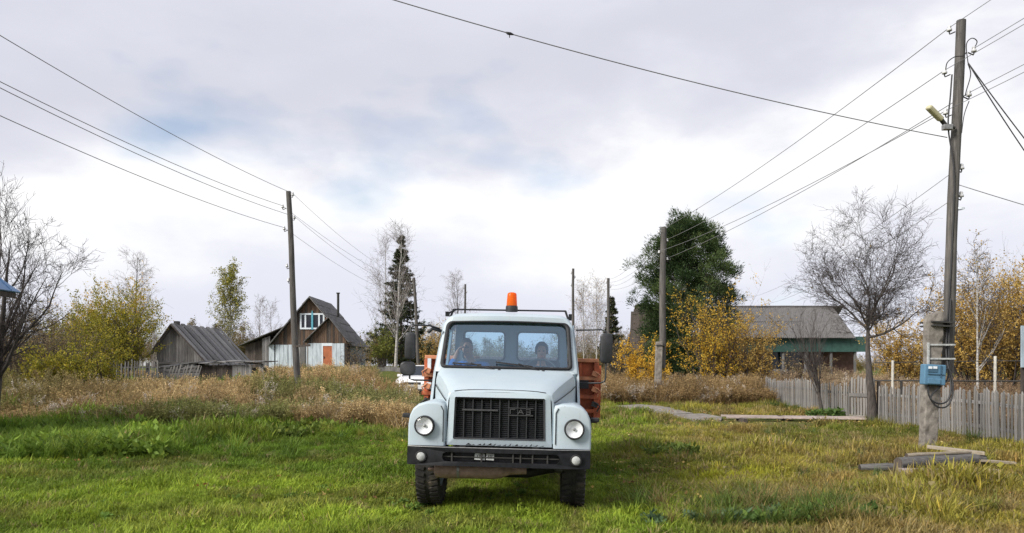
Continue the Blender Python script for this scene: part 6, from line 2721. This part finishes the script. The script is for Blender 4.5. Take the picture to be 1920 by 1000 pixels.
for k in range(4):
    n = 16
    st = np.zeros((n, 4, 3))
    a = rng.uniform(0, 6.28, n)
    o_ = rng.uniform(.2, .55, n)
    for j in range(4):
        t = j / 3
        st[:, j, 0] = np.cos(a) * o_ * t
        st[:, j, 1] = np.sin(a) * o_ * t
        st[:, j, 2] = (.9 - .6 * o_) * t - .12 * t * t
    srcs.append(source('dock', arr_mesh('dock', [tubes(st, np.full((n, 4), .012), 3) + (np.full(n * 12, .4),), leaves_at(st, 5, .05, .34, up=.3, t0=.3, aspect=.45)], M['grass'])))
wl_ = [(rng.normal(560, 45), rng.uniform(16.0, 18.5), rng.uniform(.25, .5), (.085, .12, .022)) for k in range(26)] + [(rng.normal(650, 50), rng.uniform(18, 21), rng.uniform(.3, .5), (.10, .13, .022)) for k in range(16)]
wl_ += [(rng.normal(1245, 28), rng.uniform(13.2, 14.2), rng.uniform(.22, .4), (.085, .12, .025)) for k in range(12)] + [(rng.uniform(-60, 320), rng.uniform(12.5, 18), rng.uniform(.25, .55), (.10, .155, .022)) for k in range(120)]
wl_ += [(rng.normal(1350, 90), rng.uniform(7.3, 8.0), rng.uniform(.14, .26), (.06, .10, .05)) for k in range(10)] + [(rng.normal(1520, 80), rng.uniform(7.3, 8.1), rng.uniform(.16, .3), (.07, .12, .03)) for k in range(12)]
wl_ += [(rng.normal(1556, 22), rng.uniform(23.2, 24.2), rng.uniform(.25, .5), (.07, .12, .03)) for k in range(10)] + [(rng.uniform(100, 1000), rng.uniform(7.2, 12), rng.uniform(.07, .13), (.09, .15, .03)) for k in range(60)]
wa = np.array([(a, b, c) for a, b, c, _ in wl_])
wx_ = (wa[:, 0] - 960) / 1400 * wa[:, 1]
scatter('broad_weeds', 'clumps of broad leaved green weeds in the grass', np.stack([wx_, wa[:, 1], gz(wx_, wa[:, 1]) - .01], 1), rng.uniform(0, 6.28, len(wl_)), np.stack([wa[:, 2] * 1.1, wa[:, 2] * 1.1, wa[:, 2]], 1), rng.integers(0, 4, len(wl_)), np.array([c for *_, c in wl_]) * 1.6 * rng.uniform(.7, 1.2, len(wl_))[:, None], srcs)

# ---- tall dry weeds
srcs = []
for k in range(4):
    srcs.append(source('dry', arr_mesh('dry', [blades(34, .22, .8, .012, .5, seg=4), blades(20, .25, .45, .014, .8, seg=3)], M['straw'])))
for k in range(4):    # stalks with seed heads
    n = 9
    st = np.zeros((n, 6, 3))
    a = rng.uniform(0, 6.28, n)
    ln = rng.uniform(.05, .28, n)
    hh = rng.uniform(.65, 1.05, n)
    for j in range(6):
        t = j / 5
        st[:, j, 0] = np.cos(a) * (.06 + ln * t * t) + rng.normal(0, .006, n)
        st[:, j, 1] = np.sin(a) * (.06 + ln * t * t) + rng.normal(0, .006, n)
        st[:, j, 2] = hh * t
    rad = np.full((n, 6), .0045)
    sd, sr_ = grow(st, rad, 6, .45, 1, 32, 8, .18, 3, .1, .1, rr=.7, min_r=.003)
    hd = leaves_at(sd, 7, .014, .035, t0=.2, tint_lo=.4, tint_hi=1)
    lvs = leaves_at(st, 7, .02, .07, up=-.4, t0=.1, tint_lo=0, tint_hi=.5, aspect=.3)
    srcs.append(source('stalk', arr_mesh('stalk', [tubes(st, rad, 3) + (np.full(n * 18, .25),), tubes(sd, sr_, 3) + (np.full(len(sd) * 9, .3),), hd, lvs], M['straw'])))


def field(n, px0, px1, y0f, d1):
    px = rng.uniform(px0, px1, n)
    t = rng.uniform(0, 1, n) ** 1.35
    d0 = y0f(px)
    d = d0 + (d1 - d0) * t
    return (px - 960) / 1400 * d, d, px


X, Y, H_, C_c, I_ = [], [], [], [], []
# left field
lx_, ly_, lp = field(7200, -120, 775, lambda p: 18.3 + np.sin(p / 70) * .8 + np.where(p < 270, .6, .0), 52)
keep = ~((lp > 700) & (ly_ > 30))
lx_, ly_, lp = lx_[keep], ly_[keep], lp[keep]
X.append(lx_); Y.append(ly_)
nse = fbm(lx_, ly_, .35, 31)
edge = sm((ly_ - 19) / 5)
H_.append((.55 + .6 * nse) * (.62 + .38 * edge) * np.where(lp < 260, .9, 1.0))
tan = lerp3((.32, .235, .115), (.52, .40, .215), fbm(lx_, ly_, .8, 33))
rus = np.array([.26, .165, .075])[None]
grn = np.array([.12, .16, .04])[None]
k1 = (sm((fbm(lx_, ly_, .5, 35) - .55) / .2) * .6)[:, None]
k2 = (sm((fbm(lx_, ly_, .6, 37) - .52) / .15) * .75)[:, None]
wc = (tan * (1 - k1) + rus * k1) * (1 - k2) + grn * k2
kl = (sm((330 - lp) / 160) * (.35 + .55 * fbm(lx_, ly_, .9, 39)))[:, None]
C_c.append(wc * (1 - kl) + lerp3((.13, .14, .04), (.22, .14, .06), fbm(lx_, ly_, 1.1, 38)) * kl)
# right field behind the path
rx_, ry_, rp = field(3000, 1125, 1450, lambda p: 30.5 + 0 * p, 50)
keep = rx_ < 11.0 + (ry_ - 33) * .1
keep |= ry_ > 34
rx_, ry_ = rx_[keep], ry_[keep]
X.append(rx_); Y.append(ry_)
H_.append(.55 + .6 * fbm(rx_, ry_, .4, 41) * sm((ry_ - 30) / 4))
C_c.append(lerp3((.22, .15, .07), (.33, .24, .12), fbm(rx_, ry_, .8, 43)))
# garden behind the pickets
gx_ = rng.uniform(10.9, 26, 3600)
gy_ = rng.uniform(15, 48, 3600)
keep = (gx_ / gy_ < .72) & (gx_ > 10.9 + np.maximum(0, gy_ - 22) * .1)
gx_, gy_ = gx_[keep], gy_[keep]
X.append(gx_); Y.append(gy_)
H_.append((.5 + .5 * fbm(gx_, gy_, .4, 51)) * (.7 + .45 * sm((gy_ - 24) / 8)))
gc = lerp3((.20, .14, .09), (.36, .28, .18), fbm(gx_, gy_, .7, 53))
kk = (sm((fbm(gx_, gy_, .5, 55) - .6) / .15) * .7)[:, None]
C_c.append(gc * (1 - kk) + np.array([.18, .085, .05])[None] * kk)
# behind the truck
bx_, by2, _p = field(1500, 760, 1140, lambda p: 42 + 0 * p, 62)
X.append(bx_); Y.append(by2)
H_.append(.7 + .4 * fbm(bx_, by2, .4, 61))
C_c.append(lerp3((.20, .14, .07), (.33, .25, .13), fbm(bx_, by2, .8, 63)))
X, Y, H_, C_c = np.concatenate(X), np.concatenate(Y), np.concatenate(H_), np.concatenate(C_c)
# keep the parked car and the pole feet clear
keep = ~((np.abs(X + 4.6) < 1.2) & (Y > 33.5) & (Y < 41))
X, Y, H_, C_c = X[keep], Y[keep], H_[keep], C_c[keep]
n = len(X)
H_ = H_ * rng.uniform(.75, 1.2, n)
PX = X / Y * 1400 + 960
lim = np.where(PX < 900, 5 + 27 * sm((530 - PX) / 70) - 12 * sm((190 - PX) / 90), 4)
H_ = np.clip(np.minimum(H_, (EYE - lim * Y / 1400 - gz(X, Y)) * rng.uniform(.75, 1.12, n) / 1.0), .14, None)
W_ = rng.uniform(.9, 1.3, n) * (1 + .3 * sm((Y - 28) / 15))
I_ = np.where(rng.uniform(size=n) < .5, rng.integers(0, 4, n), rng.integers(4, 8, n))
fl_ = rng.uniform(size=n) < .045
C_c = C_c * rng.uniform(.75, 1.6, n)[:, None]
C_c[fl_] = np.array([.6, .54, .47])[None]
scatter('dry_weeds', 'tall dry straw coloured weeds and grass', np.stack([X, Y, gz(X, Y) - .02], 1), rng.uniform(0, 6.28, n), np.stack([W_, W_, H_ * 1.15], 1), I_, C_c, srcs, tilt=rng.normal(0, .12, (n, 2)))

# ---- far wood along the horizon
srcs = []
M['far_twig'] = leaf_mat('far_twigs', [(0, (.8, .8, .8)), (1, (1.1, 1.1, 1.1))], trans=.0, inst_col=True)
M['far_leaf'] = leaf_mat('far_leaves', [(0, (.6, .6, .6)), (.5, (1, 1, 1)), (1, (1.4, 1.35, 1.2))], trans=.3, inst_col=True)
for k in range(3):
    tr, tw, lv = birch(1.0 * 8, .7, rr0=.09)
    srcs.append(source('far', arr_mesh('far', tr + tw, M['far_twig'])))
for k in range(2):
    tr, tw, lv = birch(8, .7, rr0=.09, ang=40)
    srcs.append(source('far', arr_mesh('far', tr + [tw[0]] + [leaves_at(lv[-1][0], 2, .15, .22)], M['far_leaf'])))
for k in range(2):
    tr, tw, lf = bush(5, 5, stems=14, leaf_n=3, size=.2)
    srcs.append(source('far', arr_mesh('far', tr + tw + lf, M['far_leaf'])))
n = 860
d = rng.uniform(78, 130, n)
px = rng.uniform(-250, 2170, n)
x = (px - 960) / 1400 * d
idx = rng.choice(7, n, p=[.17, .17, .14, .08, .06, .19, .19])
hs = rng.uniform(.35, .62, n)
hs = np.where((px > 60) & (px < 480) | (px > 690) & (px < 860) | (px > 1080) & (px < 1210), hs * 1.25, hs)
hs = np.where((px > 1380) & (px < 1780), hs * .6, hs)
col = np.where((idx < 3)[:, None], lerp3((.17, .14, .13), (.30, .26, .24), rng.uniform(size=n)), lerp3((.13, .11, .04), (.28, .20, .06), rng.uniform(size=n)))
scatter('far_wood', 'far belt of bare and yellowing trees along the horizon', np.stack([x, d, gz(x, d) - .1], 1), rng.uniform(0, 6.28, n), np.stack([hs * 1.1, hs * 1.1, hs], 1), idx, col, srcs)

# ---- white flowers in the long grass at left
WF = thing('white_flowers', 'clump of white flower heads in the long grass at lower left', 'flowers', (-9.6, 14.6, g1(-9.6, 14.6)))
M['petal'] = plain('white_petal', (.7, .7, .7), .7, var=.1)
M['stem'] = plain('green_stem', (.06, .11, .03), .8, var=.2)
for px, py in ((33, 838), (52, 838), (60, 822), (72, 820)):
    p = P(px, py, 14.6)
    q = Vector((p.x + .05, p.y, g1(p.x, p.y) - .02))
    mb = MB()
    mb.tube([q, q.lerp(p, .6) + Vector((.01, 0, 0)), p], .006, 5)
    stm = bw(mb, 'stem', M['stem'], WF)
    mb = MB()
    for k in range(16):
        a, r = random.uniform(0, 6.28), random.uniform(0, .055)
        c = p + Vector((math.cos(a) * r, math.sin(a) * r, random.uniform(-.01, .02)))
        mb.box(c, (.022, .022, .012), rot=(random.uniform(-.5, .5), random.uniform(-.5, .5), a))
    bw(mb, 'flower_head', M['petal'], stm)
